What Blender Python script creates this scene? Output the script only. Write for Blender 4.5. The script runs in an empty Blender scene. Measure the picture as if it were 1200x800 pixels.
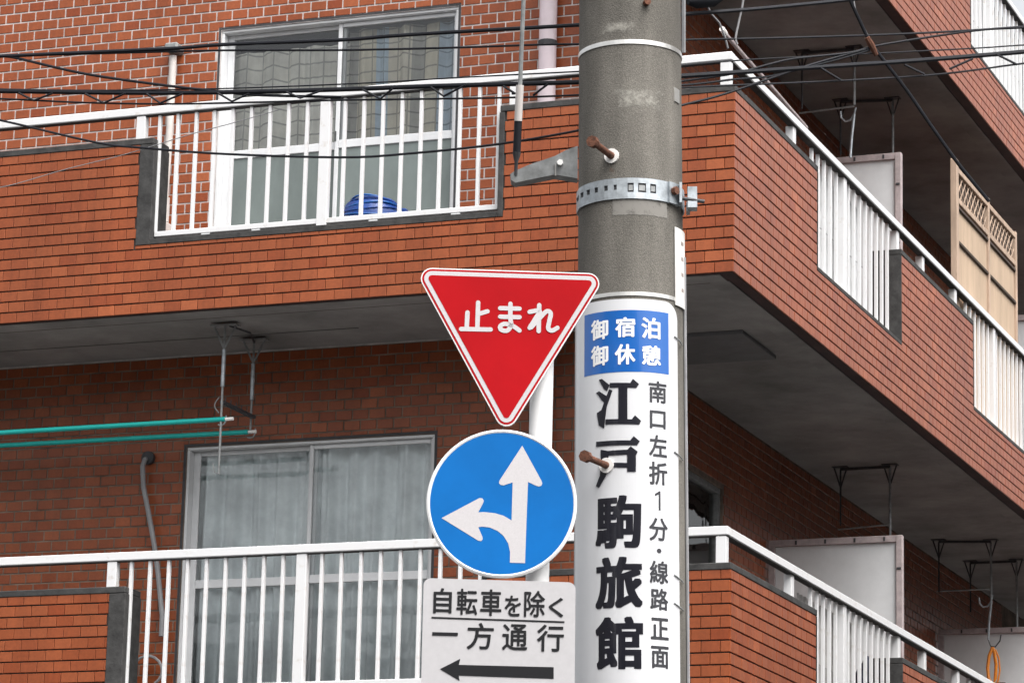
import bpy, bmesh, math, random
import numpy as np
from mathutils import Matrix, Vector
random.seed(7)
R = math.radians
S = bpy.context.scene
COL = S.collection

# ------------------------------------------------------------------ camera, sky, sun, exposure
YAW, PIT, ROL, FPX, CAMZ = -0.3696982, 0.2332587, 0.02415, 3947.5, 1.6
cy, sy, cp, sp = math.cos(YAW), math.sin(YAW), math.cos(PIT), math.sin(PIT)
FW = Vector((sy * cp, cy * cp, sp)); RT = Vector((cy, -sy, 0)); UP = RT.cross(FW)
RT, UP = math.cos(ROL) * RT + math.sin(ROL) * UP, -math.sin(ROL) * RT + math.cos(ROL) * UP
CAM = Vector((0, 0, CAMZ))
cam = bpy.data.cameras.new('camera'); co = bpy.data.objects.new('camera', cam); COL.objects.link(co)
cam.sensor_width = 36; cam.lens = FPX / 1200 * 36; cam.clip_start = .1; cam.clip_end = 2000
co.matrix_world = Matrix(((RT.x, UP.x, -FW.x, 0), (RT.y, UP.y, -FW.y, 0), (RT.z, UP.z, -FW.z, CAMZ), (0, 0, 0, 1)))
S.camera = co
SUN_EL, SUN_AZ = 58, 124                     # azimuth clockwise from +Y
w = bpy.data.worlds.new('World'); S.world = w; w.use_nodes = True
nt = w.node_tree; bg = nt.nodes['Background']
sk = nt.nodes.new('ShaderNodeTexSky'); sk.sky_type = 'NISHITA'; sk.sun_disc = False
sk.sun_elevation = R(SUN_EL); sk.sun_rotation = R(SUN_AZ); sk.dust_density = 7; sk.air_density = 1.0; sk.ozone_density = 1
hs = nt.nodes.new('ShaderNodeHueSaturation'); hs.inputs['Saturation'].default_value = .16
nt.links.new(sk.outputs[0], hs.inputs['Color']); nt.links.new(hs.outputs[0], bg.inputs[0])
bg.inputs[1].default_value = .15
sl = bpy.data.lights.new('sun', 'SUN'); sl.energy = 1.1; sl.angle = R(60); sl.color = (1, .965, .92)
so = bpy.data.objects.new('sun', sl); COL.objects.link(so)
sd = Vector((math.sin(R(SUN_AZ)) * math.cos(R(SUN_EL)), math.cos(R(SUN_AZ)) * math.cos(R(SUN_EL)), math.sin(R(SUN_EL))))
so.rotation_euler = sd.to_track_quat('Z', 'Y').to_euler()
S.view_settings.view_transform = 'Standard'; S.view_settings.look = 'None'
S.view_settings.exposure = 1.07; S.view_settings.gamma = 1

# ------------------------------------------------------------------ geometry of the view (used to survey real positions)
def ray(x, y): return RT * ((x - 600) / FPX) - UP * ((y - 400) / FPX) + FW
def at(x, y, d): return CAM + ray(x, y) * d                       # at a depth
def on_x(x, y, v): r = ray(x, y); return CAM + r * (v / r.x)
def on_y(x, y, v): r = ray(x, y); return CAM + r * (v / r.y)
def on_z(x, y, v): r = ray(x, y); return CAM + r * ((v - CAMZ) / r.z)
def proj(P):
    v = P - CAM; d = v.dot(FW); return 600 + FPX * v.dot(RT) / d, 400 - FPX * v.dot(UP) / d, d

# ------------------------------------------------------------------ materials
MATS = {}
def mat(name, col, rough=.6, metal=0, var=.12, scale=6, bump=0, bscale=80, spec=.5, col2=None, coat=0, stretch=(1, 1, 1), pos=(.3, .7)):
    m = bpy.data.materials.new(name); m.use_nodes = True; t = m.node_tree; N = t.nodes; L = t.links
    b = N['Principled BSDF']; b.inputs['Roughness'].default_value = rough; b.inputs['Metallic'].default_value = metal
    b.inputs['Specular IOR Level'].default_value = spec; b.inputs['Coat Weight'].default_value = coat
    tc = N.new('ShaderNodeTexCoord'); mp = N.new('ShaderNodeMapping'); mp.inputs['Scale'].default_value = stretch
    L.new(tc.outputs['Object'], mp.inputs[0])
    n = N.new('ShaderNodeTexNoise'); n.inputs['Scale'].default_value = scale; n.inputs['Detail'].default_value = 6; n.inputs['Roughness'].default_value = .65
    L.new(mp.outputs[0], n.inputs['Vector'])
    r = N.new('ShaderNodeValToRGB'); c2 = col2 or tuple(c * (1 - 2.2 * var) for c in col)
    r.color_ramp.elements[0].position = pos[0]; r.color_ramp.elements[1].position = pos[1]
    r.color_ramp.elements[0].color = (*c2, 1); r.color_ramp.elements[1].color = (*[min(1, c * (1 + var * .5)) for c in col], 1)
    L.new(n.outputs['Fac'], r.inputs[0]); L.new(r.outputs[0], b.inputs['Base Color'])
    if bump:
        n2 = N.new('ShaderNodeTexNoise'); n2.inputs['Scale'].default_value = bscale; n2.inputs['Detail'].default_value = 4
        L.new(tc.outputs['Object'], n2.inputs['Vector'])
        bp = N.new('ShaderNodeBump'); bp.inputs['Strength'].default_value = bump; bp.inputs['Distance'].default_value = .004
        L.new(n2.outputs['Fac'], bp.inputs['Height']); L.new(bp.outputs[0], b.inputs['Normal'])
    MATS[name] = m; return m

def tile_mat(name, stops):
    m = bpy.data.materials.new(name); m.use_nodes = True; t = m.node_tree; N = t.nodes; L = t.links
    b = N['Principled BSDF']; b.inputs['Roughness'].default_value = .36; b.inputs['Specular IOR Level'].default_value = .36
    at_ = N.new('ShaderNodeAttribute'); at_.attribute_name = 'shade'
    oi = N.new('ShaderNodeObjectInfo')
    ad = N.new('ShaderNodeMath'); ad.operation = 'ADD'; L.new(at_.outputs['Fac'], ad.inputs[0]); L.new(oi.outputs['Random'], ad.inputs[1])
    fr = N.new('ShaderNodeMath'); fr.operation = 'FRACT'; L.new(ad.outputs[0], fr.inputs[0])
    r = N.new('ShaderNodeValToRGB'); e = r.color_ramp.elements
    while len(e) < len(stops): e.new(.5)
    for k, (p, c) in enumerate(stops): e[k].position = p; e[k].color = (*c, 1)
    L.new(fr.outputs[0], r.inputs[0])
    ge = N.new('ShaderNodeNewGeometry')
    n = N.new('ShaderNodeTexNoise'); n.inputs['Scale'].default_value = 45; n.inputs['Detail'].default_value = 8; n.inputs['Roughness'].default_value = .75
    L.new(ge.outputs['Position'], n.inputs['Vector'])
    n3 = N.new('ShaderNodeTexNoise'); n3.inputs['Scale'].default_value = 1.6; n3.inputs['Detail'].default_value = 5
    mp = N.new('ShaderNodeMapping'); mp.inputs['Scale'].default_value = (1, 1, .35); L.new(ge.outputs['Position'], mp.inputs[0]); L.new(mp.outputs[0], n3.inputs['Vector'])
    def mul(a, src, lo, hi):
        mr = N.new('ShaderNodeMapRange'); mr.inputs[1].default_value = .3; mr.inputs[2].default_value = .7; mr.inputs[3].default_value = lo; mr.inputs[4].default_value = hi
        L.new(src, mr.inputs[0]); mx = N.new('ShaderNodeMix'); mx.data_type = 'RGBA'; mx.blend_type = 'MULTIPLY'; mx.inputs[0].default_value = 1
        L.new(a, mx.inputs[6]); L.new(mr.outputs[0], mx.inputs[7]); return mx.outputs[2]
    c = mul(r.outputs[0], n.outputs['Fac'], .80, 1.16); c = mul(c, n3.outputs['Fac'], .88, 1.08)
    n4 = N.new('ShaderNodeTexNoise'); n4.inputs['Scale'].default_value = 5; n4.inputs['Detail'].default_value = 7; n4.inputs['Roughness'].default_value = .7
    m4 = N.new('ShaderNodeMapping'); m4.inputs['Scale'].default_value = (1.6, 1.6, .12); L.new(ge.outputs['Position'], m4.inputs[0]); L.new(m4.outputs[0], n4.inputs['Vector'])
    c = mul(c, n4.outputs['Fac'], .80, 1.08)
    L.new(c, b.inputs['Base Color'])
    bp = N.new('ShaderNodeBump'); bp.inputs['Strength'].default_value = .35; bp.inputs['Distance'].default_value = .0015
    L.new(n.outputs['Fac'], bp.inputs['Height']); L.new(bp.outputs[0], b.inputs['Normal'])
    MATS[name] = m; return m
TILE = tile_mat('orange_brown_tile', [(0, (.255, .054, .017)), (.10, (.276, .066, .022)), (.5, (.292, .073, .0245)), (.92, (.311, .081, .028)), (1, (.370, .100, .036))])
MORTAR_DARK = mat('dark_joint', (.06, .055, .052), .9, var=.25, scale=20)
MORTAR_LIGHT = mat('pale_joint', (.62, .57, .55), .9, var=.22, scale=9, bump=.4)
SOFFIT = mat('sprayed_soffit', (.34, .33, .32), .95, var=.2, scale=1.6, bump=.9, bscale=140, spec=.2)
SLABTOP = mat('balcony_floor', (.12, .12, .115), .9, var=.2)
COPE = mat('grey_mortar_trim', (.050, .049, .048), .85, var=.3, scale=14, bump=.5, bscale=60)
LIP = mat('maroon_drip_edge', (.055, .026, .024), .8, var=.2)
WHITE = mat('white_enamel_metal', (.80, .80, .80), .38, var=.05, scale=5)
RAILW = mat('weathered_white_rail', (.66, .66, .665), .42, var=.08, scale=14, col2=(.50, .45, .40), pos=(.22, .42))
ALU = mat('white_window_aluminium', (.72, .73, .74), .4, var=.05)
GALV = mat('galvanised_steel', (.46, .50, .53), .45, metal=.55, var=.2, scale=25)
STEEL = mat('stainless_band', (.78, .77, .74), .28, metal=.7, var=.1, scale=20)
ZINC = mat('dull_zinc', (.30, .31, .31), .55, metal=.3, var=.2, scale=25)
DARKM = mat('dark_metal', (.05, .05, .055), .6, var=.2, scale=30)
RUST = mat('rusty_iron', (.15, .055, .028), .85, var=.3, scale=60, bump=.7, bscale=200)
CABLE = mat('black_cable', (.012, .013, .018), .6, var=.2, spec=.25)
GREYC = mat('grey_cable', (.30, .30, .31), .6, var=.15)
REDRET = mat('red_reflective', (.40, .003, .007), .5, spec=.1, var=.09, scale=2.5, bump=.15, bscale=700)
BLUERET = mat('blue_reflective', (.003, .135, .44), .5, spec=.12, var=.09, scale=2.5, bump=.15, bscale=700)
WHITERET = mat('silver_white_reflective', (.53, .51, .52), .5, var=.05, scale=260, bump=.2, bscale=700)
PLATE = mat('plate_white', (.46, .45, .46), .5, var=.03, scale=40)
INK = mat('black_ink', (.008, .008, .010), .35, var=.1)
BOARDW = mat('glossy_white_board', (.62, .625, .64), .16, var=.03, scale=4, coat=.4)
BOARDB = mat('glossy_blue_print', (.006, .105, .40), .16, var=.04, coat=.4)
PRINTW = mat('white_print', (.82, .82, .82), .3, var=.02)
INKG = mat('glossy_black_print', (.010, .010, .016), .18, var=.05, coat=.4)
PAPER = mat('white_label_stock', (.82, .80, .77), .6, var=.06, scale=30)
TEAL = mat('teal_plastic_pole', (.010, .42, .38), .35, var=.06)
PANELW = mat('pale_partition_board', (.66, .67, .68), .75, var=.06, scale=4)
PANELF = mat('mauve_brown_frame', (.44, .37, .37), .7, var=.15, scale=20)
PVC = mat('pinkish_pvc', (.78, .66, .70), .45, var=.06)
CONDUIT = mat('ivory_conduit', (.62, .58, .55), .5, var=.1)
DRAPE1 = None
BAMBOO = mat('pale_wood_board', (.50, .37, .26), .75, var=.12, scale=7, stretch=(1, 1, .15))
BAMBOOD = mat('pale_wood_frame', (.48, .35, .26), .75, var=.18, scale=12, stretch=(1, 1, .2))
STRIP = mat('dark_wood_strip', (.06, .04, .03), .8, var=.2)
BLUEP = mat('blue_plastic', (.012, .07, .32), .3, var=.15, scale=20)
BLUEL = mat('light_blue_plastic', (.015, .12, .40), .3, var=.1)
ROOM = mat('dim_room_wall', (.16, .155, .15), .9, var=.1)
ORANGE = mat('orange_plastic', (.70, .22, .015), .45, var=.15, scale=40)
NAVY = mat('navy_cloth', (.010, .012, .035), .9, var=.3, scale=30)
LEAFM = mat('small_leaf', (.06, .13, .03), .6, var=.3, scale=40)
POTM = mat('grey_planter', (.30, .30, .30), .7)
ASPH = mat('asphalt', (.042, .042, .043), .9, var=.2, scale=3, bump=.5)
PAVE = mat('pavement_concrete', (.13, .128, .125), .9, var=.15, scale=3)
PAINT = mat('road_paint', (.7, .7, .68), .7)
GROUND = mat('ground_soil', (.06, .058, .055), .95, var=.2, scale=.5)
def concrete():
    m = mat('pole_concrete', (.160, .149, .131), .9, var=.10, scale=2.5, bump=.55, bscale=230, spec=.3)
    t = m.node_tree; N = t.nodes; L = t.links; b = N['Principled BSDF']; ramp = [n for n in N if n.type == 'VALTORGB'][0]
    tc = [n for n in N if n.type == 'TEX_COORD'][0]
    n = N.new('ShaderNodeTexNoise'); n.inputs['Scale'].default_value = 320; n.inputs['Detail'].default_value = 2; L.new(tc.outputs['Object'], n.inputs[0])
    mr = N.new('ShaderNodeMapRange'); mr.inputs[1].default_value = .35; mr.inputs[2].default_value = .68; mr.inputs[3].default_value = .72; mr.inputs[4].default_value = 1.32; L.new(n.outputs['Fac'], mr.inputs[0])
    mx = N.new('ShaderNodeMix'); mx.data_type = 'RGBA'; mx.blend_type = 'MULTIPLY'; mx.inputs[0].default_value = 1
    L.new(ramp.outputs[0], mx.inputs[6]); L.new(mr.outputs[0], mx.inputs[7])
    n2 = N.new('ShaderNodeTexNoise'); n2.inputs['Scale'].default_value = 9; n2.inputs['Detail'].default_value = 6
    mp = N.new('ShaderNodeMapping'); mp.inputs['Scale'].default_value = (1, 1, .18); L.new(tc.outputs['Object'], mp.inputs[0]); L.new(mp.outputs[0], n2.inputs[0])
    mr2 = N.new('ShaderNodeMapRange'); mr2.inputs[1].default_value = .35; mr2.inputs[2].default_value = .7; mr2.inputs[3].default_value = .70; mr2.inputs[4].default_value = 1.17; L.new(n2.outputs['Fac'], mr2.inputs[0])
    m2 = N.new('ShaderNodeMix'); m2.data_type = 'RGBA'; m2.blend_type = 'MULTIPLY'; m2.inputs[0].default_value = 1
    L.new(mx.outputs[2], m2.inputs[6]); L.new(mr2.outputs[0], m2.inputs[7]); L.new(m2.outputs[2], b.inputs['Base Color']); return m
CONC = concrete()
def scuff_mat(name, col, lo, hi, scale):
    """a patch of paste or lime on concrete, ragged by noise: holes show the concrete below"""
    m = bpy.data.materials.new(name); m.use_nodes = True; t = m.node_tree; N = t.nodes; L = t.links
    b = N['Principled BSDF']; b.inputs['Roughness'].default_value = .9; b.inputs['Specular IOR Level'].default_value = .2
    b.inputs['Base Color'].default_value = (*col, 1)
    tc = N.new('ShaderNodeTexCoord'); n = N.new('ShaderNodeTexNoise'); n.inputs['Scale'].default_value = scale; n.inputs['Detail'].default_value = 8; n.inputs['Roughness'].default_value = .75
    L.new(tc.outputs['Object'], n.inputs[0])
    at_ = N.new('ShaderNodeAttribute'); at_.attribute_name = 'edge'
    ad = N.new('ShaderNodeMath'); ad.operation = 'MULTIPLY_ADD'; ad.inputs[1].default_value = .5; L.new(at_.outputs['Fac'], ad.inputs[0]); L.new(n.outputs['Fac'], ad.inputs[2])
    mr = N.new('ShaderNodeMapRange'); mr.inputs[1].default_value = lo; mr.inputs[2].default_value = hi; L.new(ad.outputs[0], mr.inputs[0])
    L.new(mr.outputs[0], b.inputs['Alpha']); MATS[name] = m; return m
LIME = scuff_mat('lime_stain', (.34, .325, .29), .78, 1.12, 55)
PASTE = scuff_mat('old_paste', (.215, .205, .188), .62, 1.0, 40)
RUSTST = scuff_mat('rust_run', (.15, .07, .035), .82, 1.3, 60)
def glass():
    m = bpy.data.materials.new('window_glass'); m.use_nodes = True; t = m.node_tree; N = t.nodes; L = t.links
    N.remove(N['Principled BSDF']); o = N['Material Output']
    g = N.new('ShaderNodeBsdfGlossy'); g.inputs['Roughness'].default_value = .02; tr = N.new('ShaderNodeBsdfTransparent'); tr.inputs[0].default_value = (.99, 1, 1, 1)
    f = N.new('ShaderNodeFresnel'); f.inputs[0].default_value = 1.5; mx = N.new('ShaderNodeMixShader')
    tc = N.new('ShaderNodeTexCoord'); n = N.new('ShaderNodeTexNoise'); n.inputs['Scale'].default_value = 2.5; L.new(tc.outputs['Object'], n.inputs[0])
    bp = N.new('ShaderNodeBump'); bp.inputs['Strength'].default_value = .15; bp.inputs['Distance'].default_value = .02; L.new(n.outputs['Fac'], bp.inputs['Height']); L.new(bp.outputs[0], g.inputs['Normal'])
    L.new(f.outputs[0], mx.inputs[0]); L.new(tr.outputs[0], mx.inputs[1]); L.new(g.outputs[0], mx.inputs[2]); L.new(mx.outputs[0], o.inputs[0]); MATS['window_glass'] = m; return m
GLASS = glass()
FROST = mat('frosted_glass', (.19, .225, .215), .22, var=.15, scale=2.2, bump=.12, bscale=260, stretch=(1, 1, .5))
def drape(name, c, lines):
    m = mat(name, c, .95, var=.14, scale=4)
    t = m.node_tree; N = t.nodes; L = t.links; b = N['Principled BSDF']; ramp = [n for n in N if n.type == 'VALTORGB'][0]
    if lines:  # line grid stands in for a tiled facade mirrored in the pane
        uv = N.new('ShaderNodeUVMap'); br = N.new('ShaderNodeTexBrick'); br.offset = 0; br.inputs['Scale'].default_value = 1
        br.inputs['Brick Width'].default_value = .12; br.inputs['Row Height'].default_value = .1; br.inputs['Mortar Size'].default_value = .006
        br.inputs['Color1'].default_value = (1, 1, 1, 1); br.inputs['Color2'].default_value = (.93, .92, .9, 1); br.inputs['Mortar'].default_value = (.50, .50, .50, 1)
        L.new(uv.outputs[0], br.inputs[0])
        mx = N.new('ShaderNodeMix'); mx.data_type = 'RGBA'; mx.blend_type = 'MULTIPLY'; mx.inputs[0].default_value = 1
        L.new(ramp.outputs[0], mx.inputs[6]); L.new(br.outputs[0], mx.inputs[7]); L.new(mx.outputs[2], b.inputs['Base Color'])
    return m
DRAPE1 = drape('reflection_grid_curtain', (.84, .82, .75), True)
DRAPE2 = drape('plain_net_curtain', (.88, .93, .95), False)

def banded():  # pale blue bands put a sky reflection into the curtain colour
    m = drape('reflection_band_curtain', (.80, .78, .74), True); t = m.node_tree; N = t.nodes; L = t.links; b = N['Principled BSDF']
    src = b.inputs['Base Color'].links[0].from_socket
    uv = N.new('ShaderNodeUVMap'); sp_ = N.new('ShaderNodeSeparateXYZ'); L.new(uv.outputs[0], sp_.inputs[0])
    r = N.new('ShaderNodeValToRGB'); r.color_ramp.interpolation = 'CONSTANT'; e = r.color_ramp.elements
    for k, (p, c) in enumerate(((0, (.55, .55, .53)), (.10, (.92, .87, .74)), (.27, (.62, .80, 1)), (.40, (.92, .88, .78)), (.62, (.50, .50, .48)), (.72, (.92, .87, .74)), (.84, (.60, .76, .95)))):
        if k > 1: e.new(p)
        e[k].position = p; e[k].color = (*c, 1)
    L.new(sp_.outputs[0], r.inputs[0]); mx = N.new('ShaderNodeMix'); mx.data_type = 'RGBA'; mx.blend_type = 'MULTIPLY'; mx.inputs[0].default_value = 1
    L.new(src, mx.inputs[6]); L.new(r.outputs[0], mx.inputs[7]); L.new(mx.outputs[2], b.inputs['Base Color']); return m
DRAPE3 = banded()

# ------------------------------------------------------------------ mesh helpers
class MB:
    def __init__(s): s.v = []; s.f = []; s.m = []; s.att = []; s.uv = []
    def face(s, pts, mi=0, a=0.):
        i = len(s.v); s.v += [tuple(p) for p in pts]; s.f.append(tuple(range(i, i + len(pts)))); s.m.append(mi); s.att.append(a)
    def box(s, x0, x1, y0, y1, z0, z1, mi=0):
        s.obox(Vector((x0, y0, z0)), Vector((x1 - x0, 0, 0)), Vector((0, y1 - y0, 0)), Vector((0, 0, z1 - z0)), mi)
    def obox(s, o, a, b, c, mi=0):
        i = len(s.v); o = Vector(o)
        s.v += [tuple(o + a * p + b * q + c * r) for r in (0, 1) for q in (0, 1) for p in (0, 1)]
        for f in ((0, 2, 3, 1), (4, 5, 7, 6), (0, 1, 5, 4), (2, 6, 7, 3), (0, 4, 6, 2), (1, 3, 7, 5)):
            s.f.append(tuple(i + k for k in f)); s.m.append(mi); s.att.append(0)
    def bevbox(s, x0, x1, y0, y1, z0, z1, b=.003, mi=0):
        """box with chamfered edges"""
        bm = bmesh.new(); bmesh.ops.create_cube(bm, size=1, matrix=Matrix.Translation(((x0 + x1) / 2, (y0 + y1) / 2, (z0 + z1) / 2)) @ Matrix.Diagonal((x1 - x0, y1 - y0, z1 - z0, 1)))
        bmesh.ops.bevel(bm, geom=bm.edges[:], offset=b, segments=1, affect='EDGES'); s.add_bm(bm, mi); bm.free()
    def add_bm(s, bm, mi=0, mx=None):
        i = len(s.v); bm.verts.ensure_lookup_table(); bm.verts.index_update()
        s.v += [tuple(mx @ v.co if mx else v.co) for v in bm.verts]
        for f in bm.faces: s.f.append(tuple(i + v.index for v in f.verts)); s.m.append(mi); s.att.append(0)
    def bar(s, a, b, w, h, mi=0, up=Vector((0, 0, 1))):
        a = Vector(a); b = Vector(b); d = (b - a); side = d.cross(up)
        if side.length < 1e-6: side = Vector((1, 0, 0))
        side.normalize(); u = side.cross(d).normalized()
        s.obox(a - side * w / 2 - u * h / 2, side * w, d, u * h, mi)
    def tube(s, pts, r, n=8, mi=0, caps=True, rads=None):
        pts = [Vector(p) for p in pts]; i0 = len(s.v); prev = None
        for k, p in enumerate(pts):
            t = (pts[min(k + 1, len(pts) - 1)] - pts[max(k - 1, 0)]).normalized()
            if prev is None: a = t.orthogonal().normalized()
            else:
                a = prev - t * prev.dot(t); a = a.normalized() if a.length > 1e-6 else t.orthogonal().normalized()
            prev = a; b = t.cross(a); rr = rads[k] if rads else r
            s.v += [tuple(p + (a * math.cos(2 * math.pi * j / n) + b * math.sin(2 * math.pi * j / n)) * rr) for j in range(n)]
        for k in range(len(pts) - 1):
            for j in range(n):
                a = i0 + k * n + j; b = i0 + k * n + (j + 1) % n
                s.f.append((a, b, b + n, a + n)); s.m.append(mi); s.att.append(0)
        if caps:
            s.f.append(tuple(i0 + j for j in reversed(range(n)))); s.m.append(mi); s.att.append(0)
            e = i0 + (len(pts) - 1) * n; s.f.append(tuple(e + j for j in range(n))); s.m.append(mi); s.att.append(0)
    def prism(s, poly, z0, z1, mi=0, mx=None):
        """2D outline (x, y) raised from z0 to z1; top and rim"""
        n = len(poly); i = len(s.v); P = [Vector((p[0], p[1], z)) for z in (z0, z1) for p in poly]
        s.v += [tuple(mx @ p if mx else p) for p in P]
        s.f.append(tuple(i + k for k in reversed(range(n)))); s.f.append(tuple(i + n + k for k in range(n)))
        for k in range(n): s.f.append((i + k, i + (k + 1) % n, i + n + (k + 1) % n, i + n + k))
        s.m += [mi] * (n + 2); s.att += [0] * (n + 2)
    def mesh(s, name, mats, smooth=False, attr=None, uvs=None):
        me = bpy.data.meshes.new(name); me.from_pydata(s.v, [], s.f)
        for m in (mats if isinstance(mats, (list, tuple)) else [mats]): me.materials.append(m)
        me.polygons.foreach_set('material_index', s.m)
        if attr:
            a = me.attributes.new(attr, 'FLOAT', 'FACE'); a.data.foreach_set('value', s.att)
        if smooth:
            me.polygons.foreach_set('use_smooth', [True] * len(s.f)); me.set_sharp_from_angle(angle=R(40))
        me.update(); return me
    def build(s, name, mats, parent=None, smooth=False, attr=None, loc=None, mx=None):
        return link(name, s.mesh(name, mats, smooth, attr), parent, loc, mx)
def link(name, me, parent=None, loc=None, mx=None):
    o = bpy.data.objects.new(name, me); COL.objects.link(o)
    if parent: o.parent = parent
    if mx is not None: o.matrix_local = mx
    elif loc is not None: o.location = loc
    return o
def tag(o, label=None, cat=None, group=None, kind=None):
    for k, v in (('label', label), ('category', cat), ('group', group), ('kind', kind)):
        if v: o[k] = v
    return o
def thing(name, label, cat, loc=(0, 0, 0), group=None, mx=None):
    o = bpy.data.objects.new(name, None); COL.objects.link(o); o.empty_display_size = .1
    if mx is not None: o.matrix_world = mx
    else: o.location = loc
    return tag(o, label, cat, group)
def arc(c, r, a0, a1, n): return [(c[0] + r * math.cos(R(a0 + (a1 - a0) * k / n)), c[1] + r * math.sin(R(a0 + (a1 - a0) * k / n))) for k in range(n + 1)]
def inset_poly(P, d):
    """inset a convex CCW polygon"""
    n = len(P); out = []
    for k in range(n):
        a, b, c = Vector(P[k - 1]), Vector(P[k]), Vector(P[(k + 1) % n])
        e1 = (b - a).normalized(); e2 = (c - b).normalized(); n1 = Vector((-e1.y, e1.x)); n2 = Vector((-e2.y, e2.x))
        m = n1 + n2; m *= d / max(.05, (1 + n1.dot(n2))); out.append(tuple(b + m))
    return out
def round_poly(P, r, seg=8):
    """round the corners of a convex CCW polygon"""
    out = []; n = len(P)
    for k in range(n):
        a, b, c = Vector(P[k - 1]), Vector(P[k]), Vector(P[(k + 1) % n])
        e1 = (a - b).normalized(); e2 = (c - b).normalized(); ang = e1.angle(e2); bis = (e1 + e2).normalized()
        cen = b + bis * r / math.sin(ang / 2); p1 = b + e1 * r / math.tan(ang / 2); p2 = b + e2 * r / math.tan(ang / 2)
        a1 = math.atan2(*(p1 - cen).yx); a2 = math.atan2(*(p2 - cen).yx)
        while a2 < a1: a2 += 2 * math.pi
        out += [tuple(cen + Vector((math.cos(a1 + (a2 - a1) * j / seg), math.sin(a1 + (a2 - a1) * j / seg))) * r) for j in range(seg + 1)]
    return out

_glyphs = {}
def glyph(ch, off):
    key = (ch, off)
    if key not in _glyphs:
        c = bpy.data.curves.new('glyph', 'FONT'); c.body = ch; c.size = 1; c.resolution_u = 5; c.offset = off; c.fill_mode = 'FRONT'
        o = bpy.data.objects.new('glyph', c); me = bpy.data.meshes.new_from_object(o)
        v = [tuple(p.co[:2]) for p in me.vertices]; f = [tuple(p.vertices) for p in me.polygons]
        bpy.data.objects.remove(o); bpy.data.curves.remove(c); bpy.data.meshes.remove(me)
        x = [p[0] for p in v]; y = [p[1] for p in v]; x0, x1, y0, y1 = min(x), max(x), min(y), max(y)
        _glyphs[key] = ([((p[0] - x0) / (x1 - x0), (p[1] - y0) / (y1 - y0)) for p in v], f)
    return _glyphs[key]
def put_glyph(mb, ch, box, off, z, mi=0):
    """lay a character into a box (x0, y0, x1, y1)"""
    v, f = glyph(ch, off); i = len(mb.v); x0, y0, x1, y1 = box
    mb.v += [(x0 + (x1 - x0) * p[0], y0 + (y1 - y0) * p[1], z) for p in v]
    for q in f: mb.f.append(tuple(i + k for k in q)); mb.m.append(mi); mb.att.append(0)
def bold_glyph(mb, ch, box, dx, dy, z, n=10):
    x0, y0, x1, y1 = box; x0 += dx; x1 -= dx; y0 += dy; y1 -= dy
    for k in range(n):
        a = 2 * math.pi * k / n; ox, oy = dx * math.cos(a), dy * math.sin(a); put_glyph(mb, ch, (x0 + ox, y0 + oy, x1 + ox, y1 + oy), 0, z + k * .00008)
def stroke(mb, pts, wd, z, mi=0):
    """flat round-ended brush stroke"""
    P = [Vector(p) for p in pts]; n = len(P); Lf = []; Rg = []
    for k in range(n):
        t = (P[min(k + 1, n - 1)] - P[max(k - 1, 0)]).normalized(); nn = Vector((-t.y, t.x)) * wd / 2
        Lf.append(P[k] + nn); Rg.append(P[k] - nn)
    for k in range(n - 1): mb.face([(*q, z) for q in (Rg[k], Rg[k + 1], Lf[k + 1], Lf[k])], mi)
    for k, zz in ((0, z), (n - 1, z)):
        mb.face([(P[k].x + wd / 2 * math.cos(2 * math.pi * j / 12), P[k].y + wd / 2 * math.sin(2 * math.pi * j / 12), zz + .0001) for j in range(12)], mi)

# ------------------------------------------------------------------ the site
D, XC, WY, WX = 18.4, -5.74, 19.58, -7.0       # balcony face planes and recessed wall planes
ZB = [3.738, 6.628, 9.518]                     # band undersides of three storeys
XL, YR = -16.0, 34.0
b = MB(); b.box(-400, 400, -400, 400, -.5, -.02); tag(b.build('ground', GROUND), kind='structure')
b = MB(); b.face([(-60, 4, -.012), (60, 4, -.012), (60, 14.5, -.012), (-60, 14.5, -.012)]); tag(b.build('road', ASPH), kind='structure')
b = MB(); b.box(-60, 60, 14.5, 18.2, -.02, .12); tag(b.build('pavement', PAVE), kind='structure')
b = MB(); b.face([(-60, 13.9, -.007), (60, 13.9, -.007), (60, 14.05, -.007), (-60, 14.05, -.007)]); tag(b.build('road_marking', PAINT), kind='structure')

BL = thing('apartment_building', 'brown tiled apartment block with white railed wraparound balconies', 'building', (-8, 20, 0))
def bbuild(mb, name, mats, parent=None, smooth=False, attr=None):
    o = mb.build(name, mats, parent or BL, smooth, attr)
    if parent is None: o.location = -Vector(BL.location)
    return o
WIN = {0: (-9.875, -8.105, 3.95, 6.015), 1: (-9.76, -8.025, 6.84, 8.895)}       # left wall windows x0 x1 z0 z1
RWIN = (20.35, 22.24, 4.3, 6.10)
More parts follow.
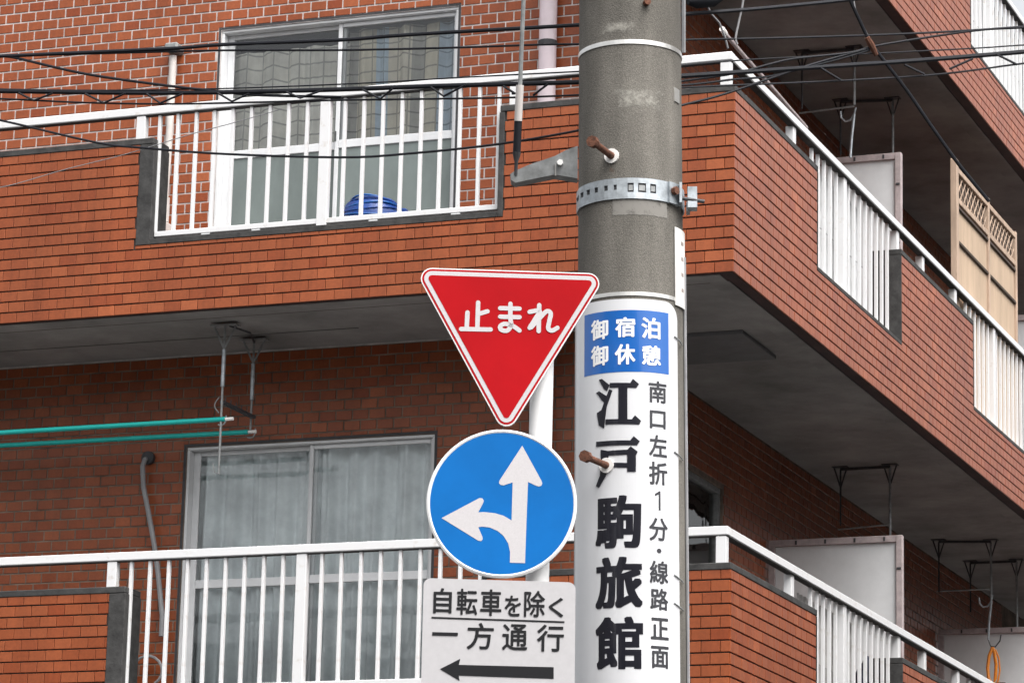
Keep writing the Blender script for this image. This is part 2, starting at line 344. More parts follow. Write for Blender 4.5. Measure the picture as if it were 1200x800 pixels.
# backing walls: pieces round the openings (butted)
def wall_pieces(mb, a0, a1, z0, z1, holes, put):
    xs = sorted({a0, a1, *[h[0] for h in holes], *[h[1] for h in holes]}); zs = sorted({z0, z1, *[h[2] for h in holes], *[h[3] for h in holes]})
    for i in range(len(xs) - 1):
        k = 0
        while k < len(zs) - 1:
            def solid(k): return not any(h[0] - 1e-6 < (xs[i] + xs[i + 1]) / 2 < h[1] + 1e-6 and h[2] < (zs[k] + zs[k + 1]) / 2 < h[3] for h in holes)
            if not solid(k): k += 1; continue
            e = k
            while e < len(zs) - 1 and solid(e): e += 1
            put(xs[i], xs[i + 1], zs[k], zs[e]); k = e
TT = .010
MORTAR_BROWN = mat('brown_joint', (.25, .19, .15), .9, var=.3, scale=5)  # browner joints for the lower storey and the side wall
WL = []
for zz0, zz1, hh, mm in ((0, 6.628, [WIN[0]], MORTAR_BROWN), (6.629, 12.4, [WIN[1]], MORTAR_LIGHT)):
    b = MB(); wall_pieces(b, XL, WX, zz0, zz1, hh, lambda p, q, r, s: b.box(p, q, WY + .0045, WY + .20, r, s)); WL.append(bbuild(b, 'wall', mm))
wallL = WL[1]
b = MB(); wall_pieces(b, WY + .20, YR, 0, 12.4, [RWIN], lambda p, q, r, s: b.box(WX - .20, WX - .0045, p, q, r, s)); wallR = bbuild(b, 'wall', MORTAR_BROWN)
b = MB(); b.box(XL, WX - .2, WY + .2, YR, 12.2, 12.4); b.box(XL, XL + .2, WY + .2, YR, 0, 12.2); b.box(XL + .2, WX - .2, YR - .2, YR, 0, 12.2); bbuild(b, 'roof', SLABTOP)
b = MB(); b.box(-10.6, -7.4, 21.4, 21.5, 3.74, 12.2); b.box(-10.6, -10.5, 19.79, 21.4, 3.74, 12.2)
for z in (3.75, 6.55, 9.4): b.box(-10.49, -7.4, 19.79, 21.39, z, z + .1)
b.box(-7.5, -7.4, 19.79, 21.39, 3.86, 12); b.box(-9.0, -8.9, 21.6, 24, 3.74, 7); bbuild(b, 'room', ROOM)

# slabs, parapets, copings and trims of each storey
LOPEN = [(-9.61, -7.245)]                              # clear opening in the left parapet
ROPEN = [(20.21, 22.345), (24.545, 27.0), (28.9, 31.2)]
PT = .21
TILES = []                                             # (surface key, origin, udir, normal, u0,u1,z0,z1)
def rect_minus(rs, h):
    out = []
    for (a, b_, c, d) in rs:
        if h[1] <= a or h[0] >= b_ or h[3] <= c or h[2] >= d: out.append((a, b_, c, d)); continue
        if h[0] > a: out.append((a, h[0], c, d))
        if h[1] < b_: out.append((h[1], b_, c, d))
        a2, b2 = max(a, h[0]), min(b_, h[1])
        if h[2] > c: out.append((a2, b2, c, h[2]))
        if h[3] < d: out.append((a2, b2, h[3], d))
    return out
PU, PV = .117, .0706
def lay(key, plane, ax, u0, u1, z0, z1, holes, light, anchor=None):
    """tiles on a facade: ax 0 -> facade along x facing -y, ax 1 -> along y facing +x"""
    jv, jh = (.0095, .0105) if light else (.0035, .0085)
    k = 0; z = z0
    a = u0 if anchor is None else anchor
    while z < z1 - .012:
        zt = min(z + PV - jh, z1)
        st = a + (k % 2) * PU / 2 - math.ceil((a - u0) / PU + 1) * PU
        u = st + random.uniform(-.004, .004)
        while u < u1:
            p, q = max(u, u0), min(u + PU - jv, u1)
            if q - p > .012:
                for rc in rect_minus([(p, q, z, zt)], (9e9, 9e9, 0, 0)) if not holes else _cut((p, q, z, zt), holes):
                    if rc[1] - rc[0] > .010 and rc[3] - rc[2] > .010: TILES.append((key, plane, ax, *rc, abs(rc[1] - rc[0] - (PU - jv)) < 1e-6 and abs(rc[3] - rc[2] - (PV - jh)) < 1e-6, light))
            u += PU
        z += PV; k += 1
def _cut(r, holes):
    rs = [r]
    for h in holes: rs = rect_minus(rs, h)
    return rs

parL = []; parR = []
for fl, zb in enumerate(ZB):
    zt = zb + 1.112; zo = zb + (.480 if fl == 1 else .475)                 # parapet top, opening sill
    lo = LOPEN[0] if fl == 1 else (-9.655, -7.29)
    # left parapet body
    b = MB(); y0, y1 = D + TT, D + PT
    if fl < 2:
        b.box(XL, XC - TT, y0, y1, zb + .004, zo)
        b.box(XL, lo[0], y0, y1, zo, zt); b.box(lo[1], XC - TT, y0, y1, zo, zt)
    else: b.box(WX, XC - TT, y0, y1, zb + .004, zt)
    oL = bbuild(b, 'balcony_wall', [MORTAR_DARK]); parL.append(oL)
    b = MB(); x0, x1 = XC - PT, XC - TT
    b.box(x0, x1, y1, YR, zb + .004, zo); e = y1
    for (p, q) in ROPEN: b.box(x0, x1, e, p, zo, zt); e = q
    b.box(x0, x1, e, YR, zo, zt)
    oR = bbuild(b, 'balcony_wall', [MORTAR_DARK]); parR.append(oR)
    # slab with soffit, drip lip round the edge
    xs_ = XL if fl < 2 else WX
    b = MB(); b.box(xs_, XC - PT - .002, D + PT + .002, WY + TT - .002, zb + .012, zb + .17, 0); b.box(WX - TT + .002, XC - PT - .002, WY + TT, YR, zb + .012, zb + .17, 0)
    bbuild(b, 'balcony_slab', [SOFFIT])
    b = MB(); b.box(xs_, XC - .012, D + .012, D + PT + .03, zb - .001, zb + .0035); b.box(XC - .085, XC - .012, D + PT + .03, YR, zb - .001, zb + .0035)
    bbuild(b, 'drip_edge', [LIP])
    b = MB(); b.box(xs_, XC - .10, D + .045, D + PT + .001, zb - .006, zb - .0015); b.box(XC - PT - .001, XC - .09, D + PT + .0015, YR, zb - .006, zb - .0015)
    bbuild(b, 'soffit_strip', [SOFFIT])
    # coping pieces, joints every ~1.2 m
    def cope(segs, axis):
        for (p, q) in segs:
            n = max(1, round((q - p) / 1.3)); c = MB()
            for i in range(n):
                a = p + (q - p) * i / n + .002; e2 = p + (q - p) * (i + 1) / n - .002
                if axis == 0: c.bevbox(a, e2, D - .004, D + PT + .006, zt, zt + .042, .005)
                else: c.bevbox(XC - PT - .006, XC + .004, a, e2, zt, zt + .042, .005)
            bbuild(c, 'coping', COPE)
    cope([(XL, lo[0] + .0), (lo[1], XC + .004)] if fl < 2 else [(WX, XC + .004)], 0)
    seg = []; e = D + PT + .008
    for (p, q) in ROPEN: seg.append((e, p)); e = q
    seg.append((e, YR)); cope(seg, 1)
    # mortar trim round the openings: wide on the left jamb, thin elsewhere, and the sill
    tl = .098 if fl == 1 else .11
    if fl < 2:
      b = MB(); b.bevbox(lo[0] - tl, lo[0] + .003, D - .003, D + PT + .004, zo - .034, zt - .001, .003)
      b.bevbox(lo[1] - .003, lo[1] + .032, D - .003, D + PT + .004, zo - .034, zt - .001, .003)
      b.bevbox(lo[0] + .004, lo[1] - .004, D - .0025, D + PT + .003, zo - .034, zo + .004, .003); bbuild(b, 'opening_trim', COPE)
    for (p, q) in ROPEN:
        b = MB(); b.box(XC - PT - .003, XC + .002, p - .012, p + .002, zo - .018, zt - .001); b.box(XC - PT - .003, XC + .002, q - .002, q + .012, zo - .018, zt - .001)
        b.box(XC - PT - .003, XC + .0025, p + .003, q - .003, zo - .02, zo + .003); bbuild(b, 'opening_trim', COPE)
    # tiles
    if fl < 3:
        lay(('L', fl), D, 0, -12.2 if fl != 2 else WX, XC - .0005, zb, zt, [(lo[0] - tl - .002, lo[1] + .034, zo - .036, 99)] if fl < 2 else [], False, anchor=XC)
        lay(('R', fl), XC, 1, D + .0105, 31, zb, zt, [(p - .014, q + .014, zo - .022, 99) for p, q in ROPEN], False, anchor=D)
        # railing: top rail, short posts on the wall, balusters in the opening
        rl = thing('railing', None, None); rl.parent = BL; rl.location = -Vector(BL.location)
        for k in list(rl.keys()): del rl[k]
        rz0, rz1, yc, xc = zb + 1.322, zb + 1.375, D + .066, XC - .078
        b = MB(); b.bevbox(xs_, XC - .032, D + .034, D + .094, rz0, rz1, .005); b.build('top_rail', RAILW, rl)
        b = MB(); b.box(xs_, XC - .10, D + .040, D + .088, rz0 - .004, rz0 - .0005); b.box(XC - .088, XC - .040, D + .040, YR - 1.1, rz0 - .0045, rz0 - .0006); b.build('rail_underside_shade', COPE, rl)  # dark strip on the rail underside stands in for its shade
        b = MB(); b.bevbox(XC - .094, XC - .034, D + .096, YR - 1, rz0, rz1, .005); b.build('top_rail', RAILW, rl)
        ctr = (lo[0] + lo[1]) / 2 - .015
        for x in (WX + .05, XC - .045) if fl == 2 else (-13.4, -12.2, -10.98, lo[0] - .125, lo[1] + .075, XC - .075):
            b = MB(); b.bevbox(x - .032, x + .032, yc - .026, yc + .026, zt + .0425, rz0 - .005, .003); b.build('post', RAILW, rl)
        for y in (19.85, 22.47, 23.2, 24.2, 27.2, 28.4):
            b = MB(); b.bevbox(xc - .026, xc + .026, y - .032, y + .032, zt + .0425, rz0 - .005, .003); b.build('post', RAILW, rl)
        # opening infill, left
        br = (zo + .028, zo + .062)
        if fl < 2: b = MB(); b.bevbox(lo[0] + .006, lo[1] - .006, D + .046, D + .086, br[0], br[1], .003); b.build('bottom_rail', RAILW, rl)
        b = MB(); b.bevbox(-.0100, .0100, -.014, .014, br[1] + .0005, rz0 - .005, .002); bal = b.mesh('baluster', RAILW)
        b = MB(); b.bevbox(-.034, .034, -.024, .024, zo + .0045, rz0 - .005, .003); pst = b.mesh('post', RAILW)
        for k in range(-9, 10) if fl < 2 else ():
            if k == 0: link('post', pst, rl, (ctr, yc, 0))
            else: link('baluster', bal, rl, (ctr + k * .1295, yc, 0))
        for k in (-.8, -.45, .35, .9) if fl < 2 else ():           # white setting blocks under the bottom rail
            c = MB(); c.bevbox(ctr + k - .03, ctr + k + .03, D + .048, D + .084, zo + .0045, zo + .0275, .002); c.build('setting_block', ALU, rl)
        for (p, q) in ROPEN:
            b = MB(); b.bevbox(XC - .098, XC - .058, p + .006, q - .006, br[0], br[1], .003); b.build('bottom_rail', RAILW, rl)
            b = MB(); b.bevbox(-.0115, .0115, -.0115, .0115, br[1] + .0005, rz0 - .005, .002); balr = b.mesh('baluster', RAILW)
            b = MB(); b.bevbox(-.026, .026, -.034, .034, zo + .0045, rz0 - .005, .003); pstr = b.mesh('post', RAILW)
            n = int((q - p) / .118); cen = p + .86 if q - p < 2.2 else p + .95
            y = cen
            for sgn in (-1, 1):
                y = cen + sgn * .148
                while p + .03 < y < q - .06: link('baluster', balr, rl, (xc, y, 0)); y += sgn * .148
            link('post', pstr, rl, (xc, cen, 0))

# tiles of the recessed walls
lay(('W', 0), WY, 0, -12.6, WX - .0005, 3.95, 6.628, [(WIN[0][0] - .02, WIN[0][1] + .02, 0, WIN[0][3] + .02)], True)
lay(('W', 1), WY, 0, -12.6, WX - .0005, 6.85, 10.6, [(WIN[1][0] - .02, WIN[1][1] + .02, 0, WIN[1][3] + .02)], True)
lay(('V', 0), WX, 1, WY + .0105, 31, 3.95, 6.628, [(RWIN[0] - .02, RWIN[1] + .02, 0, RWIN[3] + .02)], True)
lay(('V', 1), WX, 1, WY + .0105, 31, 6.85, 9.518, [], True)
def hidden(px, py):
    if 670 < px < 806: return True
    if 318 < py < 500 and abs(px - 597) < (505 - py) * .6: return True
    if (px - 588) ** 2 + (py - 590) ** 2 < 92 ** 2: return True
    return px > 488 and px < 680 and py > 674
def tile_frame(t):
    key, plane, ax, p, q, r, s, full, light = t
    if ax == 0: return Vector(((p + q) / 2, plane, (r + s) / 2)), Vector((1, 0, 0)), Vector((0, -1, 0))
    return Vector((plane, (p + q) / 2, (r + s) / 2)), Vector((0, 1, 0)), Vector((1, 0, 0))
def tile_pts(w_, h_, jit):
    """front face raised on four bevelled edges; x = along, y = up, z = out"""
    i, o, f = .002, -.0095, 0.
    F = [(-w_ / 2 + i, -h_ / 2 + i, f), (w_ / 2 - i, -h_ / 2 + i, f), (w_ / 2 - i, h_ / 2 - i, f), (-w_ / 2 + i, h_ / 2 - i, f)]
    M = [(-w_ / 2, -h_ / 2, f - .0022), (w_ / 2, -h_ / 2, f - .0022), (w_ / 2, h_ / 2, f - .0022), (-w_ / 2, h_ / 2, f - .0022)]
    Bk = [(x, y, o) for x, y, _ in M]
    F = [(x, y, z + jit[0] + x * jit[1] + y * jit[2]) for x, y, z in F]; M = [(x, y, z + jit[0] + x * jit[1] + y * jit[2]) for x, y, z in M]
    return F + M + Bk
TF = [(0, 1, 2, 3)] + [(4 + k, 4 + (k + 1) % 4, (k + 1) % 4, k) for k in range(4)] + [(8 + k, 8 + (k + 1) % 4, 4 + (k + 1) % 4, 4 + k) for k in range(4)]
scored = []
for i, t in enumerate(TILES):
    c, u, n = tile_frame(t); px, py, d = proj(c)
    if t[7] and 8 < px < 1190 and 8 < py < 790 and not hidden(px, py):
        c1 = proj(c + u * (t[4] - t[3]) / 2); c0 = proj(c - u * (t[4] - t[3]) / 2)
        # only tiles that nothing in the picture covers
        if t[0][0] == 'W' and (t[0][1] == 0 and (py > 630 or py < 420) or t[0][1] == 1 and py > 82): continue
        if t[0][0] == 'V': continue
        scored.append((-(abs(c1[0] - c0[0])) * (t[6] - t[5]) / d, i))
scored.sort(); chosen = {i for _, i in scored[:300]}
cl = MB(); tm = {}
for i, t in enumerate(TILES):
    c, u, n = tile_frame(t); W_, H_ = t[4] - t[3], t[6] - t[5]
    up = Vector((0, 0, 1)); jit = (random.uniform(-.0009, .0006), random.uniform(-.010, .010), random.uniform(-.015, .015))
    if i in chosen:
        k = (t[8], random.randrange(6))
        if k not in tm:
            me = bpy.data.meshes.new('tile'); me.from_pydata(tile_pts(W_, H_, jit), [], TF); me.materials.append(TILE); me.update(); tm[k] = me
        par = {'L': parL, 'R': parR}.get(t[0][0]); par = par[t[0][1]] if par else WL[t[0][1]]
        uu = u if t[2] == 0 else u
        rot = Matrix((u, up, u.cross(up))).transposed().to_4x4()
        if (u.cross(up)).dot(n) < 0: rot = Matrix((-u, up, n)).transposed().to_4x4()
        link('tile', tm[k], par, mx=Matrix.Translation(c) @ rot)
    else:
        s_ = len(cl.v); cl.v += [tuple(c + u * x + up * y + n * z) for x, y, z in tile_pts(W_, H_, jit)]
        sh = random.random()
        flip = u.cross(up).dot(n) < 0
        for f in TF: cl.f.append(tuple(s_ + q for q in (reversed(f) if flip else f))); cl.m.append(0); cl.att.append(sh)
tag(bbuild(cl, 'tile_cladding', TILE, attr='shade'), kind='stuff')

# ------------------------------------------------------------------ windows
def window(x0, x1, z0, z1, tr, split, low):
    r = thing('window', None, None); r.parent = BL; r.location = -Vector(BL.location)
    yf = WY + .035
    b = MB(); t = .020                                             # outer frame
    b.bevbox(x0, x0 + t, yf - .02, yf + .09, z0, z1 - t, .003); b.bevbox(x1 - t, x1, yf - .02, yf + .09, z0, z1 - t, .003)
    b.bevbox(x0, x1, yf - .02, yf + .09, z1 - t + .001, z1, .003); b.bevbox(x0, x1, yf - .025, yf + .09, z0 - .03, z0 - .001, .003)
    b.build('frame', ALU, r)
    b = MB(); b.box(x0 - .018, x0 - .001, WY + .004, WY + .19, z0, z1 + .018); b.box(x1 + .001, x1 + .018, WY + .004, WY + .19, z0, z1 + .018); b.box(x0 - .0005, x1 + .0005, WY + .004, WY + .19, z1 + .002, z1 + .018)
    b.build('reveal', DARKM, r)
    for k, (p, q, y) in enumerate(((x0 + t, split + .022, yf + .045), (split - .022, x1 - t, yf + .012))):
        b = MB(); s = .028; y0, y1 = y, y + .028; zb_, zt_ = z0 + .002, z1 - t - .001
        wl = s + (.02 if k == 0 else 0)
        b.bevbox(p, p + wl, y0, y1, zb_, zt_, .003); b.bevbox(q - s + .005, q, y0, y1, zb_, zt_, .003)
        b.bevbox(p + wl + .001, q - s + .004, y0 + .001, y1 - .001, zt_ - s, zt_, .003); b.bevbox(p + wl + .001, q - s + .004, y0 + .001, y1 - .001, zb_, zb_ + .07, .003)
        b.bevbox(p + wl + .001, q - s + .004, y0 + .001, y1 - .001, tr - .028, tr + .028, .003); b.build('sash', ALU, r)
        b = MB(); b.box(p + wl, q - s + .005, y0 + .011, y0 + .016, tr + .027, zt_ - s + .001); b.build('pane', GLASS, r)
        b = MB(); b.box(p + wl, q - s + .005, y0 + .011, y0 + .016, zb_ + .069, tr - .027); b.build('pane', low, r)
    b = MB(); b.bevbox(split - .017, split - .010, yf + .002, yf + .0115, tr + .02, tr + .09, .002); b.build('latch', DARKM, r)
    return r
window(*WIN[1], 8.03, -8.885, FROST); window(*WIN[0], 5.11, -8.98, GLASS)
# side wall window behind the lower balcony
r = thing('window', None, None); r.parent = BL; r.location = -Vector(BL.location); xw = WX - .04; y0, y1, z0, z1 = RWIN
b = MB(); b.bevbox(xw - .09, xw + .02, y0, y0 + .04, z0, z1 - .041, .003); b.bevbox(xw - .09, xw + .02, y1 - .05, y1, z0, z1 - .041, .003); b.bevbox(xw - .09, xw + .02, y0, y1, z1 - .04, z1, .003); b.bevbox(xw - .03, xw, (y0 + y1) / 2 - .025, (y0 + y1) / 2 + .025, z0, z1 - .041, .003); b.build('frame', ZINC, r)
for p, q in ((y0 + .04, (y0 + y1) / 2 - .025), ((y0 + y1) / 2 + .025, y1 - .05)):
    b = MB(); b.box(xw - .02, xw - .014, p, q, z0, z1 - .04); b.build('pane', GLASS, r)
def curtain(name, label, x0, x1, y, z0, z1, m, amp, pleats, seed, grp=None):
    rnd = random.Random(seed); me = bpy.data.meshes.new(name); nx, nz = 120, 14; v = []; f = []; uv = []
    ph = [rnd.uniform(0, 6.28) for _ in range(6)]; fq = [pleats * rnd.uniform(.8, 1.25) for _ in range(3)]
    for j in range(nz + 1):
        t = j / nz
        for i in range(nx + 1):
            s = i / nx; a = amp * (1.15 - .3 * t)
            yy = a * (math.sin(6.283 * pleats * s + ph[0] + .5 * math.sin(6.28 * s * 2 + ph[1] + t)) + .5 * math.sin(6.283 * fq[0] * .5 * s + ph[2] + t * .8) + .3 * math.sin(6.283 * fq[1] * 2.3 * s + ph[3]))
            v.append((x0 + (x1 - x0) * s + .012 * math.sin(ph[4] + 7 * s + 2.5 * t), y + yy, z0 + (z1 - z0) * t)); uv.append(((x1 - x0) * s * 1.25, (z1 - z0) * t + .008 * math.sin(s * 25 + ph[5])))
    for j in range(nz):
        for i in range(nx): a = j * (nx + 1) + i; f.append((a, a + 1, a + nx + 2, a + nx + 1))
    me.from_pydata(v, [], f); me.materials.append(m); me.polygons.foreach_set('use_smooth', [True] * len(f))
    ul = me.uv_layers.new(name='UVMap'); ul.data.foreach_set('uv', [c for l in me.loops for c in uv[l.vertex_index]]); me.update()
    return tag(link(name, me), label, 'curtain', grp)
curtain('curtain', 'beige curtain with painted reflection grid behind the left sash of the upper window', -9.72, -8.87, WY + .16, 6.95, 8.77, DRAPE1, .018, 5, 1, 'curtains behind the balcony windows')
curtain('curtain', 'beige curtain with painted sky-reflection bands behind the right sash of the upper window', -8.90, -8.06, WY + .165, 6.95, 8.855, DRAPE3, .022, 5, 2, 'curtains behind the balcony windows')
curtain('curtain', 'grey net curtain behind the left sash of the lower window', -9.86, -8.95, WY + .155, 4.0, 6.00, DRAPE2, .032, 5, 3, 'curtains behind the balcony windows')
curtain('curtain', 'grey net curtain behind the right sash of the lower window', -8.985, -8.11, WY + .155, 4.0, 6.00, DRAPE2, .034, 5, 4, 'curtains behind the balcony windows')

# ------------------------------------------------------------------ partitions, hatch, pipes on the building
def partition(y, zf, ztop):
    r = thing('balcony_partition', None, None); r.parent = BL; r.location = -Vector(BL.location)
    b = MB(); x0, x1 = WX + .02, XC - PT - .03
    b.box(x0 + .05, x1 - .045, y + .008, y + .018, zf, ztop - .05); b.build('panel', PANELW, r)
    b = MB(); b.bevbox(x1 - .046, x1, y - .015, y + .035, zf, ztop - .0, .003); b.bevbox(x0, x1 - .0465, y - .012, y + .035, ztop - .049, ztop, .003); b.bevbox(x0, x0 + .049, y - .012, y + .035, zf, ztop - .0495, .003); b.build('frame', PANELF, r)
    b = MB()
    for k in range(3): b.bevbox(x1 - .038, x1 - .008, y - .021, y - .0155, ztop - .25 - k * .45, ztop - .235 - k * .45, .001)
    for k in range(4): b.bevbox(x0 + .2 + k * .22, x0 + .215 + k * .22, y - .017, y - .0125, ztop - .04, ztop - .01, .001)
    b.build('screw', DARKM, r)
for y, zf, zt in ((23.3, 6.82, 8.78), (23.3, 3.93, 5.915), (28.43, 6.82, 8.78), (28.43, 3.93, 6.02)): partition(y, zf, zt)
b = MB(); b.bevbox(-6.82, -6.13, 19.86, 20.60, 6.612, 6.6395, .004); bbuild(b, 'soffit_hatch', mat('grey_hatch', (.17, .17, .175), .8, var=.1))
b = MB(); b.tube([(-7.36, WY - .075, z) for z in (3.95, 6.6)], .058, 16, 0); b.tube([(-7.36, WY - .075, z) for z in (6.83, 9.5)], .058, 16, 0); dp = bbuild(b, 'drainpipe', PVC, smooth=True)
for z in (8.53, 7.2, 5.4):
    c = MB(); c.tube([(-7.36, WY - .075, z), (-7.36, WY - .075, z + .03)], .063, 16); c.box(-7.37, -7.35, WY - .02, WY, z, z + .03); c.build('pipe_clamp', DARKM, dp)
b = MB()
p0 = on_y(203, 66, WY - .05); b.tube([p0, on_y(199, 150, WY - .05), on_y(193, 232, WY - .05)], .026, 10); cd = bbuild(b, 'conduit', CONDUIT, smooth=True)
c = MB(); q = on_y(205, 58, WY - .05); c.bevbox(q.x - .05, q.x + .05, WY - .12, WY - .001, q.z - .03, q.z + .03, .012); c.build('wall_cap', ZINC, cd)
c = MB(); q = on_y(193, 232, WY - .05); c.tube([q, q - Vector((0, 0, .17))], .036, 10); c.bevbox(q.x - .09, q.x + .05, WY - .12, WY - .01, q.z - .25, q.z - .18, .01); c.build('lower_joint', CONDUIT, cd)

# ------------------------------------------------------------------ things on the balconies
h = thing('drain_hose', 'grey hose hanging from the black wall sleeve by the lower window', 'hose', on_y(174, 690, WY - .05))
o = Vector(h.location)
def rel(pts): return [p - o for p in pts]
P = [on_y(x, y, WY - v) for x, y, v in ((173, 537, .0), (170, 538, .05), (167, 546, .06), (168, 570, .05), (174, 600, .05), (181, 640, .05), (185, 670, .05), (190, 720, .05), (189, 745, .06))]
b = MB(); b.tube(rel(P), .017, 8); b.build('hose', GREYC, h, smooth=True)
b = MB(); q = on_y(175, 537, WY) - o; b.tube([q + Vector((0, .0, 0)), q + Vector((0, -.03, 0))], .045, 16); b.build('wall_sleeve', DARKM, h)
b = MB(); b.tube(rel([on_y(173 + 17 * math.cos(a), 785 + 17 * math.sin(a), WY - .07) for a in [k * .35 for k in range(8, 22)]]), .010, 6); b.build('coil', GREYC, h, smooth=True)

def blue_tub():
    c = on_y(437, 256, 18.85); t = thing('hose_reel', 'blue striped plastic hose bundle behind the upper balcony balusters', 'hose reel', c)
    b = MB(); rr = .205
    ring = []
    for k, z in enumerate((-.10, -.03, .03, .075, .105, .125)):
        rad = rr * (1 - .0 if k < 2 else 1 - [.0, .0, .04, .14, .30, .55][k]); ring.append((z, rad))
    b.tube([(0, 0, z) for z, _ in ring], 0, 28, rads=[r for _, r in ring]); b.build('drum', BLUEP, t, smooth=True)
    for k, z in enumerate((-.045, -.012, .022, .052, .082, .106)):
        rad = float(np.interp(z, [q[0] for q in ring], [q[1] for q in ring])) + .002
        b = MB(); b.tube([(rad * math.cos(a), rad * math.sin(a), z + .012 * math.sin(a * 2 + k)) for a in [i * 6.2832 / 28 for i in range(29)]], .0065, 6); b.build('hose_turn', BLUEL if k % 2 else BLUEP, t, smooth=True)
    b = MB(); b.bevbox(.19, .235, -.03, .03, -.1, .045, .008); b.build('handle', BLUEP, t)
    b = MB(); b.bevbox(-.2, .2, -.12, .12, -.40, -.101, .01); tag(b.build('box', POTM), 'grey box under the blue hose bundle on the upper balcony', 'box').location = c
blue_tub()

zz_ = ZB[1] + .0105
for (xa, ya), (xb, yb) in (((0, 412), (420, 384)),):
    b = MB(); b.bar(on_z(xa, ya, zz_), on_z(xb, yb, zz_), .007, .004); bbuild(b, 'formwork_joint', mat('dark_soffit_seam', (.12, .115, .11), .95))
# laundry poles and their ceiling hangers, left balcony
def gusset(b, x, y, z, w_, h_, ax):
    d = Vector((1, 0, 0)) if ax == 0 else Vector((0, 1, 0)); o = Vector((x, y, z))
    b.bar(o - d * w_ * .62, o + d * w_ * .62, .07, .006)
    o = o - Vector((0, 0, .004))
    b.bar(o - d * w_ / 2, o + Vector((0, 0, -h_)), .012, .006, up=Vector((0, 1, 0)) if ax == 0 else Vector((1, 0, 0))); b.bar(o + d * w_ / 2, o + Vector((0, 0, -h_)), .012, .006, up=Vector((0, 1, 0)) if ax == 0 else Vector((1, 0, 0)))
    b.tube([o, o + Vector((0, 0, -h_ - .02))], .008, 6)
def hang(label, y, xk, zt, pz, rodx, grp):
    t = thing('laundry_hanger', label, 'laundry hanger', (xk, y, zt), grp); return t
GH = 'ceiling hangers for laundry poles'
zs = ZB[1] - .006
A0 = on_z(264, 381, zs); B0 = on_z(298, 398, zs)
tA = thing('laundry_hanger', 'grey ceiling hanger carrying the end of the upper teal pole', 'laundry hanger', A0, GH); tB = thing('laundry_hanger', 'grey ceiling hanger carrying the end of the lower teal pole', 'laundry hanger', B0, GH)
for t, O, ln, ext in ((tA, A0, on_y(263, 493, A0.y), True), (tB, B0, on_y(296, 508, B0.y), False)):
    L_ = O.z - ln.z
    b = MB(); gusset(b, 0, 0, -.003, .15, .15, 0); b.build('ceiling_bracket', ZINC, t)
    b = MB(); b.tube([(0, 0, -.16), (0, 0, -.40)], .014, 10); b.build('outer_tube', GALV, t, smooth=True)
    b = MB(); b.tube([(0, 0, -.40), (0, 0, -L_ - (.34 if ext else .0))], .008, 8); b.build('inner_rod', ZINC, t, smooth=True)
    b = MB(); b.tube([(.035, 0, -L_ + .035), (.034, 0, -L_ + .0), (.02, 0, -L_ - .022), (0, 0, -L_ - .028), (-.02, 0, -L_ - .022)], .005, 6); b.build('hook', ZINC, t, smooth=True)
LA = A0.z - on_y(263, 493, A0.y).z
b = MB(); b.bar((0, 0, -.50), (B0.x - A0.x + .02, B0.y - A0.y, -.515), .03, .018)
for k in range(4): b.tube([(0, .05 + k * .08, -.49), (0, .05 + k * .08, -.46)], .004, 5)
b.build('arm', DARKM, tA)
b = MB(); b.tube([(-.02 - .03 * math.sin(k * .4), 0, -.47 - .10 * k / 8 + .0) for k in range(9)], .004, 5); b.tube([(0, 0, -LA - .34), (-.03, 0, -LA - .33), (-.045, 0, -LA - .27)], .004, 5); b.build('side_hook', ZINC, tA)
b = MB(); b.tube([(.03, 0, -.006), (.12, .12, -.03), (B0.x - A0.x, B0.y - A0.y, -.02)], .007, 6); b.build('tie_bar', DARKM, tA)
for nm, x0_, y0_, x1_, y1_, yy, lab in (('a', 0, 507, 264, 491, A0.y, 'upper of the two teal laundry poles under the balcony'), ('b', 0, 522, 291, 506, B0.y, 'lower teal laundry pole nearer the wall under the balcony')):
    q1 = on_y(x1_, y1_, yy); q0 = on_y(x0_, y0_, yy); dr = (q0 - q1).normalized(); q0 = q1 + dr * 2.9
    t = thing('laundry_pole', lab, 'laundry pole', q1, 'teal laundry poles')
    b = MB(); b.tube([(0, 0, 0), q0 - q1], .016, 12); b.build('pole', TEAL, t, smooth=True)
    b = MB(); b.tube([-dr * .001, -dr * .055], .0115, 8); b.build('end_plug', PAPER, t, smooth=True)
    b = MB(); b.tube([dr * .3, dr * .33], .0172, 10); b.build('joint_ring', TEAL, t, smooth=True)

